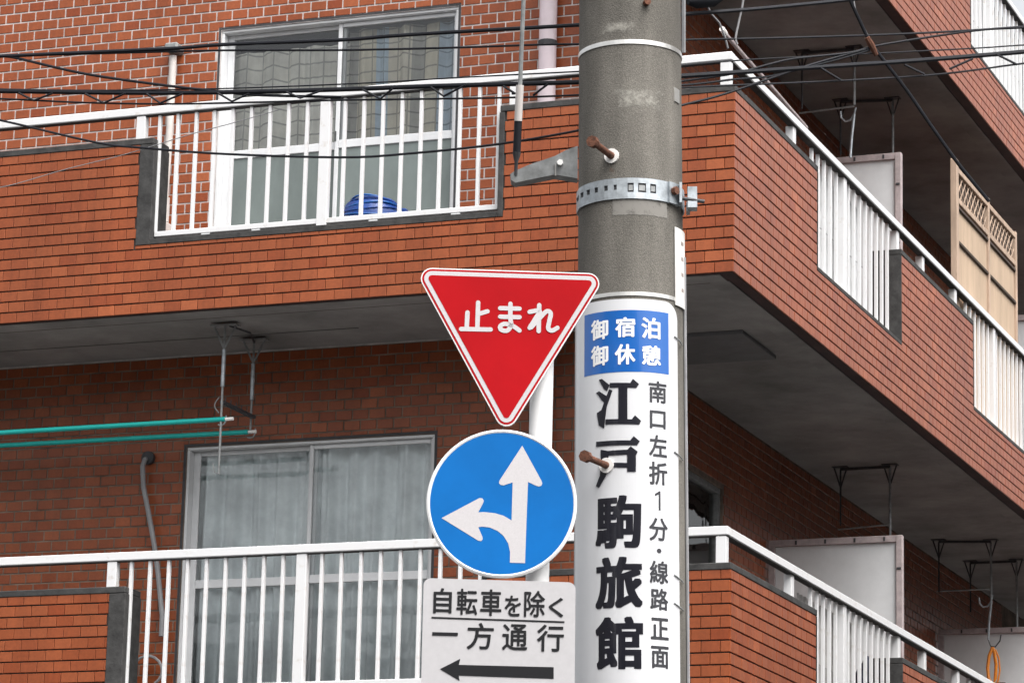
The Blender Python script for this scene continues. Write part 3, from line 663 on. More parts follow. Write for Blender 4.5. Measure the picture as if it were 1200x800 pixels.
# ceiling hangers on the right hand balconies
def side_hanger(label, pa, pb, z, drop, jhook, cross, low=0, gap=.0):
    A = on_z(*pa, z); Bp = on_z(*pb, z); t = thing('laundry_hanger', label, 'laundry hanger', A, GH); v = Bp - A; v.z = 0
    b = MB(); b.bar((0, 0, -.018), v + Vector((0, 0, -.018)), .02, .02)
    for q in (Vector((0, 0, 0)), v): b.bar(q + Vector((-.06, 0, -.003)), q + Vector((.06, 0, -.003)), .07, .006); b.tube([q + Vector((-.05, 0, -.006)), q + Vector((0, 0, -.16))], .006, 5); b.tube([q + Vector((.05, 0, -.006)), q + Vector((0, 0, -.16))], .006, 5)
    b.build('ceiling_bracket', DARKM, t)
    b = MB(); b.tube([v + Vector((0, 0, -.02)), v + Vector((0, 0, -drop))], .010, 8); b.build('drop_rod', ZINC, t, smooth=True)
    b = MB(); b.tube([(0, 0, -.02), (0, 0, -.45)], .008, 6); b.build('drop_rod', DARKM, t)
    if cross: b = MB(); b.tube([Vector((-.02, 0, -cross)), v + Vector((0, 0, -cross + .02))], .007, 6); b.build('cross_arm', ZINC, t)
    if jhook:
        b = MB(); o_ = v + Vector((0, 0, -jhook)); b.tube([o_ + Vector((.012, 0, .05)), o_, o_ + Vector((-.03, 0, -.045)), o_ + Vector((-.07, 0, -.05)), o_ + Vector((-.10, 0, -.02)), o_ + Vector((-.105, 0, .03))], .008, 6); b.build('hook', GALV, t, smooth=True)
        b = MB(); b.tube([o_ + Vector((0, 0, -.0)), o_ + Vector((-.02, 0, -.18)), o_ + Vector((-.03, 0, -.33))], .011, 6); b.build('inner_rod', GALV, t, smooth=True)
    if low:
        b = MB(); o_ = v + Vector((-.03, 0, -low)); b.tube([o_ + Vector((0, 0, .02)), o_ + Vector((.02, 0, -.04)), o_ + Vector((.06, 0, -.05)), o_ + Vector((.10, 0, 0)), o_ + Vector((.11, 0, .05))], .006, 6); b.build('hook', DARKM, t, smooth=True)
    return t
z1, z2 = ZB[1] + .010, ZB[2] + .010
side_hanger('dark ceiling hanger above the lower white partition', (985, 547), (1043, 544), z1, .60, 0, .48)
hg = side_hanger('ceiling hanger with curled hook holding the orange clothes hanger', (1100, 632), (1161, 632), z1, .55, .52, .44, low=.86)
side_hanger('dark ceiling hanger nearest the right edge of the picture', (1137, 657), (1191, 655), z1, .75, 0, .0)
side_hanger('ceiling hanger with curled hook above the upper white partition', (940, 60), (1001, 55), z2, .45, .52, .48)
side_hanger('thin dark ceiling hanger behind the upper white partition', (985, 117), (1046, 115), z2, .45, 0, .0)
c = at(1163, 748, (on_z(1161, 632, z1) - CAM).dot(FW)); t = thing('clothes_hanger', 'orange plastic clothes hanger folded over a hook by the lower partition', 'clothes hanger', c - Vector((0, 0, .0)))
sc = (c - CAM).dot(FW) / FPX
def lp(pts): return [Vector((RT.x, RT.y, 0)).normalized() * (x * sc) + Vector((0, 0, -y * sc)) for x, y in pts]
b = MB(); b.tube(lp([(0, 10), (-4, 20), (-6, 34), (-5, 46), (0, 55), (3, 46), (4, 30), (2, 16), (0, 10)]), .0145, 8); b.build('frame', ORANGE, t, smooth=True)
b = MB(); b.tube([p + Vector((.01, .03, 0)) for p in lp([(1, 12), (5, 22), (6, 36), (4, 48), (1, 54)])], .0075, 7); b.build('arm', ORANGE, t, smooth=True)
b = MB(); b.tube(lp([(0, 55), (6, 52), (14, 52), (16, 55)]), .010, 7); b.build('clip', RUST, t, smooth=True)

# corrugated sheets tied behind the balusters
def sheet_behind(label, y0, y1, z0, z1, col):
    t = thing('corrugated_sheet', label, 'corrugated sheet', (XC - .135, (y0 + y1) / 2, z0), 'corrugated sheets behind the right hand railings')
    b = MB(); n = int((y1 - y0) / .0095); P = [(.008 * math.sin(k * .0095 / .076 * 6.2832), y0 + (y1 - y0) * k / n - (y0 + y1) / 2) for k in range(n + 1)]
    for k in range(n):
        (a, c), (d, e) = P[k], P[k + 1]; h_ = z1 - z0
        b.face([(a, c, 0), (d, e, 0), (d, e, h_), (a, c, h_)]); b.face([(a - .0015, c, 0), (a - .0015, c, h_), (d - .0015, e, h_), (d - .0015, e, 0)])
    b.build('sheet', col, t, smooth=True)
    b = MB(); b.tube([(.016, y0 - (y0 + y1) / 2, (z1 - z0) * .45), (.016, (y1 - y0) / 2, (z1 - z0) * .45)], .003, 5); b.build('tie_wire', ZINC, t)
SHW = mat('white_plastic_sheet', (.56, .565, .57), .5, var=.15, scale=5); SHG = mat('shade_grey_sheet', (.42, .41, .40), .55, var=.25, scale=6)  # grey tone of the second sheet puts lower-level shade into its colour
sheet_behind('white corrugated sheet behind the upper right railing nearest the corner', 20.23, 21.75, ZB[1] + .55, ZB[1] + 1.27, SHW)
sheet_behind('grey corrugated sheet behind the railing below the wooden screen', 24.57, 26.95, ZB[1] + .55, ZB[1] + 1.27, SHG)
sheet_behind('corrugated sheet toned grey for shade behind the lowest right hand railing', 20.23, 21.6, ZB[0] + .55, ZB[0] + 1.27, SHG)
sheet_behind('bright white corrugated sheet behind the railing at the top right corner', 24.57, 26.95, ZB[2] + .55, ZB[2] + 1.27, SHW)
# wooden screen tied behind the right hand rail
xs = XC - .115
q0, q1, q2 = on_x(1119, 196, xs), on_x(1156, 235, xs), on_x(1188, 270, xs)
t = thing('wooden_screen', 'pale wooden two-panel screen with lattice top standing above the railing', 'screen', (xs, q0.y, 6.80)); o = Vector(t.location)
ztop = q1.z; zl = on_x(1135, 255, xs).z
def sc_(b, x0, x1, y0, y1, z0, z1, bv=.004): b.bevbox(x0 - o.x, x1 - o.x, y0 - o.y, y1 - o.y, z0 - o.z, z1 - o.z, bv)
for y, e, w_ in ((q0.y, .04, .07), (q1.y, .02, .045), (q2.y, .0, .045)):
    b = MB(); sc_(b, xs - .03, xs + .022, y - w_ / 2, y + w_ / 2, 6.80, ztop + e); b.build('post', BAMBOOD, t)
for p, q in ((q0.y + .036, q1.y - .024), (q1.y + .024, q2.y - .024)):
    for z in (ztop - .06, ztop - .30):
        b = MB(); sc_(b, xs - .015, xs + .018, p, q, z, z + .045); b.build('rail', BAMBOOD, t)
    n = 4
    for k in range(n):
        b = MB(); sc_(b, xs - .010, xs + .002, p + (q - p) * k / n + .0015, p + (q - p) * (k + 1) / n - .0015, 6.84, ztop - .302, .002); b.build('board', BAMBOO, t)
    for z in (ztop - .345, ztop - .62):
        b = MB(); sc_(b, xs + .003, xs + .020, p, q, z, z + .022, .002); b.build('dark_strip', STRIP, t)
    b = MB(); n = 9; s2 = .018
    for k in range(n + 1):
        y = p + (q - p) * k / n
        for sgn in (1, -1):
            ya, yb = y, y + sgn * .195; za, zb_ = ztop - .254, ztop - .062
            if yb > q: zb_ = za + (zb_ - za) * (q - ya) / (yb - ya); yb = q
            if yb < p: zb_ = za + (zb_ - za) * (p - ya) / (yb - ya); yb = p
            if abs(yb - ya) > .01: b.bar((xs + sgn * .003 - o.x, ya - o.y, za - o.z), (xs + sgn * .003 - o.x, yb - o.y, zb_ - o.z), .012, .005, up=Vector((1, 0, 0)))
    b.build('lattice', BAMBOOD, t)
    b = MB(); sc_(b, xs - .020, xs - .016, p, q, ztop - .255, ztop - .06, .001); b.build('lattice_backing', STRIP, t)

# clothes rod lying along the upper right rail, navy bundle, planter
t = thing('clothes_rod', 'thin brownish rod leaning along the upper corner railing', 'rod', on_y(850, 40, 19.2)); o = Vector(t.location)
b = MB(); b.tube(rel([on_x(850, 40, -6.0), on_x(872, 66, -6.0), on_x(897, 94, -6.0), on_x(945, 150, -6.0)]), .013, 8); b.build('rod', PANELF, t, smooth=True)
b = MB(); b.tube(rel([on_x(850, 40, -6.0), on_x(846, 34, -6.0)]), .018, 8); b.build('end_cap', PAPER, t)
t = thing('cloth_bundle', 'navy cloth bundle beside the lower right railing', 'cloth', (XC - .33, 22.75, ZB[0] + .9))
bm = bmesh.new(); bmesh.ops.create_icosphere(bm, subdivisions=3, radius=1)
for v in bm.verts: v.co *= 1 + .12 * math.sin(v.co.x * 5 + v.co.z * 4) * math.cos(v.co.y * 6)
b = MB(); b.add_bm(bm, 0, Matrix.Diagonal((.09, .30, .33, 1))); bm.free(); b.build('cloth', NAVY, t, smooth=True)
cp_ = on_x(1104, 328, XC - .12)
t = thing('potted_plant', 'small green plant in a trough behind the upper right railing', 'plant', (XC - .32, cp_.y + .2, ZB[1] + .17)); o = Vector(t.location)
b = MB(); b.bevbox(-.08, .08, -.3, .3, 0, .85, .01); b.build('trough', POTM, t)
b = MB(); rn = random.Random(4)
for k in range(160):
    c = Vector((rn.gauss(0, .05), rn.gauss(-.1, .14), .93 + abs(rn.gauss(0, .09)))); n = Vector((rn.uniform(-1, 1), rn.uniform(-1, 1), rn.uniform(-.3, 1))).normalized(); u = n.orthogonal().normalized(); v_ = n.cross(u); s_ = rn.uniform(.015, .035)
    b.face([c - u * s_, c + v_ * s_ * .5, c + u * s_, c - v_ * s_ * .5])
b.build('foliage', LEAFM, t)
b = MB()
for k in range(7): y = -.25 + k * .07; b.tube([(0, y, .85), (.01, y + .02, 1.0)], .004, 5)
b.build('stem', LEAFM, t)

# ------------------------------------------------------------------ unseen blocks added to shade the recesses (only faintly mirrored in the windows)
def shade_block(label, x0, x1, y0, y1, h, face, m):
    t = thing('unseen_shade_block', label, 'building', ((x0 + x1) / 2, (y0 + y1) / 2, 0), 'unseen buildings added for shade'); o = Vector(t.location)
    b = MB(); b.box(x0 - o.x, x1 - o.x, y0 - o.y, y1 - o.y, 0, h); b.build('wall', m, t)
    b = MB(); b.box(x0 - o.x - .1, x1 - o.x + .1, y0 - o.y - .1, y1 - o.y + .1, h + .001, h + .25); b.build('roof', SLABTOP, t)
    L_, q = (y1 - y0, y0 - o.y) if face == 'x' else (x1 - x0, x0 - o.x)
    n = int(L_ / 2.6)
    for k in range(n):
        for z in np.arange(1.0, h - 1.6, 2.9):
            u = q + (k + .5) * L_ / n; w_ = t.name and MB()
            if face == 'x': w_.box(x0 - o.x - .03, x0 - o.x - .001, u - .8, u + .8, z, z + 1.3)
            else: w_.box(u - .8, u + .8, y1 - o.y + .001, y1 - o.y + .03, z, z + 1.3)
            w_.build('window', DARKM, t)
shade_block('plain grey unseen house added across the side street for shade', 0.6, 9, 15.5, 42, 9.3, 'x', mat('grey_render', (.11, .10, .095), .9))
shade_block('beige unseen block added across the main street for shade', -30, 22, -16, -5, 8.2, 'y', mat('beige_render', (.40, .385, .36), .9))

# ------------------------------------------------------------------ utility pole
Pb = at(740, 800, 10.4); hd = (Vector((Pb.x, Pb.y, 0))).length
def same_dist(x, y):
    r = ray(x, y); k = hd / math.hypot(r.x, r.y); return CAM + r * k
Pt = same_dist(738.2, 0); AX = (Pt - Pb).normalized(); base = Pb - AX * (Pb.z / AX.z)
YA = Vector((base.x, base.y, 0)); YA = (YA - AX * YA.dot(AX)).normalized(); XA = YA.cross(AX)
PM = Matrix.Translation(base) @ Matrix((XA, YA, AX)).transposed().to_4x4(); PMI = PM.inverted()
LB = (PMI @ Pb).z; LT = (PMI @ Pt).z
rb = 65 * 10.4 / FPX; rt = 59.3 * (Pt - CAM).dot(FW) / FPX
def prad(h): return rb + (rt - rb) * (h - LB) / (LT - LB)
def pole_at(x, y, ext=0):
    """angle round the pole and height of the point seen at a place of the photograph"""
    o = PMI @ CAM; d = (PMI.to_3x3() @ ray(x, y)).normalized(); h = (LB + LT) / 2
    for _ in range(4):
        rr = prad(h) + ext; a = d.x ** 2 + d.y ** 2; b_ = o.x * d.x + o.y * d.y; c = o.x ** 2 + o.y ** 2 - rr * rr; q = max(0, b_ * b_ - a * c); k = (-b_ - math.sqrt(q)) / a; P = o + d * k; h = P.z
    return math.atan2(P.x, -P.y), h
def pp(phi, h, ext=0): rr = prad(h) + ext; return Vector((rr * math.sin(phi), -rr * math.cos(phi), h))
UPL = thing('utility_pole', 'grey concrete utility pole wearing a white sign board', 'utility pole', mx=PM)
b = MB(); hs_ = [-.3 + k * .5 for k in range(27)]; b.tube([(0, 0, z) for z in hs_], 0, 56, rads=[prad(z) for z in hs_]); b.build('shaft', CONC, UPL, smooth=True)
def ring_strip(b, h0, h1, a0, a1, ext, th, n, hf=None, mi=0):
    """a bent strip standing off the pole"""
    for k in range(n):
        p0, p1 = a0 + (a1 - a0) * k / n, a0 + (a1 - a0) * (k + 1) / n
        o0, o1 = pp(p0, h0, ext), pp(p1, h0, ext); u0, u1 = pp(p0, h1, ext), pp(p1, h1, ext)
        i0, i1 = pp(p0, h0, ext - th), pp(p1, h0, ext - th); j0, j1 = pp(p0, h1, ext - th), pp(p1, h1, ext - th)
        b.face([o0, o1, u1, u0], mi); b.face([i1, i0, o0, o1][::-1], mi); b.face([u0, u1, j1, j0], mi)
        if k == 0: b.face([i0, o0, u0, j0], mi)
        if k == n - 1: b.face([o1, i1, j1, u1], mi)
for y, hh in ((49, .014), (344, .012)):
    _, h0 = pole_at(738, y); b = MB(); ring_strip(b, h0 - hh / 2, h0 + hh / 2, -math.pi, math.pi, .003, .003, 64); b.build('steel_band', STEEL, UPL, smooth=True)
# perforated clamp band
_, hA = pole_at(735, 233); _, hB = pole_at(735, 209); b = MB(); hm = (hA + hB) / 2; E_ = .006
slots = []
for x, w_, q in ((679, 3, 0), (684, 3.4, 0), (691, 3.8, 0), (700, 4, 0), (711, 4.2, 0), (721.5, 3.6, 0), (739, 7, 1), (752, 9, 1), (764.5, 6.5, 1)):
    a0 = pole_at(x - w_ / 2, 220)[0]; a1 = pole_at(x + w_ / 2, 220)[0]; slots.append((a0, a1, q))
a_end = pole_at(781, 222)[0]; cur = -math.pi
for a0, a1, q in slots:
    n = max(1, int(abs(a0 - cur) / .1)); ring_strip(b, hA, hB, cur, a0, E_, .004, n)
    s0, s1 = (hm - .004, hm + .013) if not q else (hm - .013, hm + .017)
    ring_strip(b, hA, s0, a0, a1, E_, .004, 1); ring_strip(b, s1, hB, a0, a1, E_, .004, 1); cur = a1
ring_strip(b, hA, hB, cur, a_end, E_, .004, 4); ring_strip(b, hA, hB, a_end + .5, math.pi, E_, .004, 12)
cb = b.build('clamp_band', GALV, UPL)
b = MB(); ring_strip(b, hA + .003, hB - .003, pole_at(672, 225)[0] if False else -1.5, a_end, .0015, .001, 30); b.build('band_liner', DARKM, cb)
b = MB()
for a0, a1, q in slots[6:]: ring_strip(b, hm - .007, hm + .011, a0 + .02, a1 - .015, .0045, .002, 1)
b.build('embossed_tab', ZINC, cb)
a1_ = pole_at(783, 222)[0]; a2_ = pole_at(797.5, 228)[0]
b = MB(); ring_strip(b, hA - .002, hB, a_end, pole_at(793, 226)[0], .014, .012, 2)
q = pp(pole_at(793, 226)[0], hm, .014); b.obox(q + Vector((-.004, -.035, -.032)), Vector((.008, 0, 0)), Vector((0, .05, 0)), Vector((0, 0, .066)))
b.obox(q + Vector((.022, -.012, -.042)), Vector((.03, 0, 0)), Vector((0, .05, 0)), Vector((0, 0, .068)))
b.obox(q + Vector((.018, .02, -.045)), Vector((.012, 0, 0)), Vector((0, .05, 0)), Vector((0, 0, .03)))
b.build('lug', GALV, cb)
b = MB(); q1_ = pp(pole_at(785, 221)[0], hm + .004, .016); nn = Vector((q1_.x, q1_.y, 0)).normalized(); b.tube([q1_, q1_ + nn * .014], .0135, 6); b.build('bolt_head', RUST, cb)
b = MB(); b.tube([q + Vector((.0, -.01, -.012)), q + Vector((.075, -.005, -.022))], .0065, 8); b.build('bolt', DARKM, cb)
# step bolts
for k, (x, y, ln) in enumerate(((717, 183, .155), (713, 546, .155))):
    ph, h0 = pole_at(x, y); P0 = pp(ph, h0); nn = Vector((math.sin(ph), -math.cos(ph), 0))
    r_ = thing('step_bolt', None, None); r_.parent = UPL; r_.location = P0
    b = MB(); b.tube([nn * -.01, nn * .05, nn * ln], 0, 10, rads=[.0125, .0105, .0105]); b.build('shank', RUST, r_, smooth=True)
    b = MB(); b.tube([nn * (ln + .0), nn * (ln + .022)], .0185, 8); b.build('head', RUST, r_)
    b = MB(); b.tube([nn * -.002, nn * (.006 if k == 0 else .018)], .024, 16); b.build('collar', PAPER, r_)
ph, h0 = pole_at(757, 4); P0 = pp(ph, h0); nn = Vector((math.sin(ph), -math.cos(ph), 0)); b = MB(); b.tube([P0 - nn * .005, P0 + nn * .02], .011, 8); b.build('bolt_stub', RUST, UPL)
# stains and scraps on the concrete
def patch(name, m, x0, x1, y0, y1, soft, ext=.0008):
    a0, a1 = pole_at(x0, (y0 + y1) / 2)[0], pole_at(x1, (y0 + y1) / 2)[0]; hb_, ht_ = pole_at((x0 + x1) / 2, y1)[1], pole_at((x0 + x1) / 2, y0)[1]
    me = bpy.data.meshes.new(name); nx, nz = 24, 12; v = []; f = []; ed = []
    for j in range(nz + 1):
        for i in range(nx + 1):
            s, t_ = i / nx, j / nz; v.append(tuple(pp(a0 + (a1 - a0) * s, hb_ + (ht_ - hb_) * t_, ext))); e = min(s, 1 - s, t_, 1 - t_); ed.append(min(1, e / soft) if soft else 1)
    for j in range(nz):
        for i in range(nx): a = j * (nx + 1) + i; f.append((a, a + 1, a + nx + 2, a + nx + 1))
    me.from_pydata(v, [], f); me.materials.append(m); at_ = me.attributes.new('edge', 'FLOAT', 'POINT'); at_.data.foreach_set('value', ed); me.polygons.foreach_set('use_smooth', [True] * len(f)); me.update()
    return link(name, me, UPL)
patch('lime_stain', LIME, 704, 788, 96, 134, .35); patch('paste_scrap', PASTE, 716, 783, 229, 253, .02); patch('rust_stain', RUSTST, 708, 726, 186, 209, .5, .001)
patch('lime_stain', LIME, 690, 760, 20, 44, .4)
# bracket arm and its bolt
dA = (PM @ Vector((-.17, 0, 4))); dA = 10.55
arm = [(677, 171), (663, 176), (650, 183), (620, 193), (602, 201), (598, 204), (599, 211), (604, 214), (650, 204.5), (677, 209)]
Pm = [at(x, y, dA) for x, y in arm]; back = (FW - Vector((0, 0, FW.z))).normalized() * .055
b = MB(); n = len(Pm); Pl = [PMI @ p for p in Pm]; Pk = [PMI @ (p + back) for p in Pm]
b.face(Pl[::-1]); b.face(Pk)
for k in range(n): b.face([Pl[k], Pl[(k + 1) % n], Pk[(k + 1) % n], Pk[k]])
ar = b.build('bracket_arm', ZINC, UPL)
b = MB(); b.bar(PMI @ at(651, 192, dA - .004), PMI @ at(651, 206, dA - .004), .004, .002); q = PMI @ at(656.5, 191.5, dA); b.tube([q, q + Vector((0, -.014, 0))], .010, 6); b.build('bolt_head', STEEL, ar)
b = MB(); b.tube([PMI @ at(664, 203, dA + .03), PMI @ at(676, 205, dA + .03)], .014, 8); b.build('stud', DARKM, ar)
# small metal tag
a_, h_ = pole_at(793, 112); b = MB(); ring_strip(b, h_ - .024, h_ + .022, a_ - .12, a_ + .1, .003, .003, 3); b.build('metal_tag', STEEL, UPL)
# conduit running up the back right edge
b = MB(); b.tube([PMI @ at(801, y, 10.75) for y in (-150, 0, 30, 62)], .007, 6); b.build('earth_wire', GREYC, UPL)
# thin wires along the right edge below the number plate
b = MB(); b.tube([pp(1.42, LB + k * .15 - .3, .006) for k in range(12)], .005, 6); b.build('earth_wire', GREYC, UPL)

# narrow white plate stuck on the right edge
t = thing('number_plate', 'narrow white upright plate fixed to the right edge of the pole', 'plate', mx=PM @ Matrix.Translation((0, 0, 0)))
a0, hT = pole_at(789.5, 266); _, hBt = pole_at(789.5, 357)
b = MB(); ring_strip(b, hBt, hT, a0, a0 + .62, .006, .0035, 6); b.build('plate', PAPER, t)
b = MB()
for k in range(4): hh = hBt + (hT - hBt) * (.2 + .2 * k); ring_strip(b, hh, hh + .012, a0 + .22, a0 + .34, .0068, .0005, 1)
b.build('marking', mat('faded_grey_print', (.35, .30, .28), .7), t)

# ------------------------------------------------------------------ curved sign board on the pole
EB = .012
BS = thing('pole_sign', 'curved white board with blue heading and black vertical lettering on the pole', 'sign', mx=PM)
aL, aR = -1.35, pole_at(794.5, 480, EB)[0]
hTop = pole_at(735, 350, EB)[1]; hBot = LB - .25
n = 48; rc = .055; b = MB(); rm = prad((hTop + hBot) / 2) + EB
def board_top(phi):
    d = min(phi - aL, aR - phi) * rm
    return hTop - (rc - math.sqrt(max(0, rc * rc - (rc - d) ** 2)) if d < rc else 0)
phis = sorted({aL + (aR - aL) * k / n for k in range(n + 1)} | {aR - rc / rm * (1 - math.cos(k * .2)) for k in range(9)} | {aL + rc / rm * (1 - math.cos(k * .2)) for k in range(9)})
for k in range(len(phis) - 1):
    p, q = phis[k], phis[k + 1]; tp, tq = board_top(p), board_top(q)
    b.face([pp(p, hBot, EB), pp(q, hBot, EB), pp(q, tq, EB), pp(p, tp, EB)]); b.face([pp(p, tp, EB), pp(q, tq, EB), pp(q, tq, EB - .002), pp(p, tp, EB - .002)])
    b.face([pp(q, hBot, EB - .002), pp(p, hBot, EB - .002), pp(p, tp, EB - .002), pp(q, tq, EB - .002)])
for p in (aL, aR):
    tp = board_top(p); b.face([pp(p, hBot, EB), pp(p, tp, EB), pp(p, tp, EB - .002), pp(p, hBot, EB - .002)])
bm_ = b.build('board', BOARDW, BS); 
for p_ in bm_.data.polygons: p_.use_smooth = True
bm_.data.set_sharp_from_angle(angle=R(30))
def bend(mb, name, m, ext):
    """wrap flat lettering laid out as (arc length, height) round the board"""
    bm = bmesh.new(); me = mb.mesh('flat', m); bm.from_mesh(me); bpy.data.meshes.remove(me)
    x0 = min(v.co.x for v in bm.verts); x1 = max(v.co.x for v in bm.verts); x = x0 + .007
    while x < x1:
        bmesh.ops.bisect_plane(bm, geom=bm.verts[:] + bm.edges[:] + bm.faces[:], plane_co=(x, 0, 0), plane_no=(1, 0, 0)); x += .007
    for v in bm.verts:
        P = pp(v.co.x / rm, v.co.y, ext + v.co.z); v.co = P
    me = bpy.data.meshes.new(name); bm.to_mesh(me); bm.free(); me.materials.append(m) if not me.materials else None
    return link(name, me, BS)
def bbox(x0, x1, y0, y1):
    ym = (y0 + y1) / 2; xm = (x0 + x1) / 2
    return pole_at(x0, ym, EB)[0] * rm, pole_at(xm, y1, EB)[1], pole_at(x1, ym, EB)[0] * rm, pole_at(xm, y0, EB)[1]
b = MB(); q = (pole_at(685, 400, EB)[0] * rm, pole_at(734, 435.5, EB)[1], pole_at(783.4, 400, EB)[0] * rm, pole_at(734, 363.2, EB)[1]); b.face([(q[0], q[1], 0), (q[2], q[1], 0), (q[2], q[3], 0), (q[0], q[3], 0)]); bend(b, 'blue_heading', BOARDB, EB + .0006)
b = MB()
for ch, bx in (('御', (693, 713, 374.4, 398)), ('宿', (721, 744.5, 371.5, 395)), ('泊', (751.6, 773.6, 372.2, 397)), ('御', (693, 713, 404.7, 428.7)), ('休', (720.5, 744.6, 403, 427)), ('憩', (752, 774.3, 404.7, 428))): bold_glyph(b, ch, bbox(*bx), .0022, .0019, 0)
bend(b, 'heading_lettering', PRINTW, EB + .0012)
b = MB()
for ch, bx in (('南', (760, 781, 446.5, 472)), ('口', (761.4, 780, 481, 502)), ('左', (760.5, 781.5, 509.5, 535)), ('折', (760.5, 781.8, 541, 568)), ('分', (760.5, 782.4, 606.5, 633.5)), ('・', (769.6, 775, 642.3, 647.8)), ('線', (761.4, 783, 656.6, 683.6)), ('路', (762, 783, 689, 714.5)), ('正', (762.6, 783.6, 723.5, 749)), ('面', (763, 783.6, 756.5, 782.6))): bold_glyph(b, ch, bbox(*bx), .0017, .0016, 0, 8)
q = bbox(767.4, 774, 575, 597.5); w1 = .0068; b.face([(q[2] - w1, q[1], 0), (q[2], q[1], 0), (q[2], q[3], 0), (q[2] - w1 * .8, q[3], 0), (q[0], q[3] - .010, 0), (q[0], q[3] - .0165, 0), (q[2] - w1, q[3] - .0105, 0)])
bend(b, 'small_lettering', INKG, EB + .0007)
b = MB()
for ch, bx in (('駒', (698, 751.5, 580, 641.6)), ('旅', (698, 753, 652, 712)), ('館', (698, 753.6, 722, 783.5))):
    q = bbox(*bx); dx, dy = .0062, .0036; q = (q[0] + dx, q[1] + dy, q[2] - dx, q[3] - dy); k = 0
    for ox in (-1, -.5, 0, .5, 1):
        for oy in (-1, 0, 1): put_glyph(b, ch, (q[0] + ox * dx, q[1] + oy * dy, q[2] + ox * dx, q[3] + oy * dy), 0, k * .00006); k += 1
KO = [[(140, 350), (152, 346), (182, 370), (172, 394), (160, 386), (150, 368)], [(129, 402), (141, 394), (170, 413), (161, 438), (150, 429), (140, 413)],
      [(180, 386), (193, 391), (171, 455), (165, 500), (161, 540), (140, 528), (132, 480), (150, 468)], [(182, 362), (262, 362), (272, 346), (296, 366), (286, 381), (182, 381)],
      [(216, 379), (251, 379), (251, 507), (216, 507)], [(166, 504), (268, 504), (280, 488), (304, 510), (297, 524), (166, 524)],
      [(130, 592), (262, 586), (275, 569), (299, 590), (288, 605), (130, 611)], [(250, 624), (263, 609), (291, 630), (284, 645), (284, 708), (250, 708)],
      [(170, 628), (252, 622), (252, 641), (170, 647)], [(170, 674), (252, 674), (252, 692), (170, 692)], [(147, 622), (178, 628), (177, 690), (168, 725), (141, 771), (129, 765), (144, 725), (148, 690)]]
for k, P_ in enumerate(KO):
    q = []
    for x, y in P_: a_, h_ = pole_at(660 + x / 3.3333, 340 + y / 3.3333, EB); q.append((a_ * rm, h_, .0009 + k * .00006))
    b.face(q[::-1])
bend(b, 'large_lettering', INKG, EB + .0007)
for y in (396, 531, 675, 708):
    a_, h_ = pole_at(791, y, EB); b = MB(); b.tube([pp(a_ - .03, h_ + .004, EB + .003), pp(a_ + .12, h_ - .006, EB + .003), pp(a_ + .35, h_ - .010, .004)], .0022, 5); b.build('tie_wire', ZINC, BS)

# ------------------------------------------------------------------ road signs
SP0 = at(588, 589, 9.95); SN = Vector((-SP0.x, -SP0.y, 0)).normalized(); SX = Vector((0, 0, 1)).cross(SN)
SM = Matrix((SX, Vector((0, 0, 1)), SN)).transposed().to_4x4()
def sloc(x, y, off=0.):
    """place on the sign plane (moved OFF towards the viewer), in sign coordinates about SP0"""
    r = ray(x, y); k = (SP0 + SN * off - CAM).dot(SN) / r.dot(SN); P = CAM + r * k - SP0; return P.dot(SX), P.z
def S2(pts, c=(0, 0)): return [(sloc(*p)[0] - c[0], sloc(*p)[1] - c[1]) for p in pts]
# post
pc = sloc(635.5, 430); pz = SP0 + SX * pc[0] - SN * .075
SPT = thing('sign_post', 'white steel post carrying the three road signs', 'post', (pc[0] * SX.x + SP0.x - SN.x * .075, SP0.y + SX.y * pc[0] - SN.y * .075, .0))
ptop = sloc(640, 345)[1] + SP0.z
b = MB(); b.tube([(0, 0, 0), (0, 0, ptop)], .0350, 24); b.build('pole', WHITE, SPT, smooth=True)
b = MB(); b.tube([(0, 0, ptop + .0002), (0, 0, ptop + .012), (0, 0, ptop + .02)], 0, 24, rads=[.0375, .0375, .02]); b.build('cap', WHITE, SPT, smooth=True)
for y in (385, 550, 640, 720, 790):
    zz = sloc(600, y)[1] + SP0.z; b = MB(); b.tube([(0, 0, zz - .02), (0, 0, zz + .02)], .0385, 20); q = SN * .05 - SX * .0; b.obox(Vector((0, 0, zz - .018)) + SN * .036 - SX * .13, SX * .15, SN * .014, Vector((0, 0, .036))); b.build('clamp', GALV, SPT)
def sign(name, label, cat, centre): 
    c = sloc(*centre); return thing(name, label, cat, mx=Matrix.Translation(SP0 + SX * c[0] + Vector((0, 0, c[1]))) @ SM), c
def sheet(poly, z, name, m, par): b = MB(); b.face([(x, y, z) for x, y in poly]); return b.build(name, m, par)
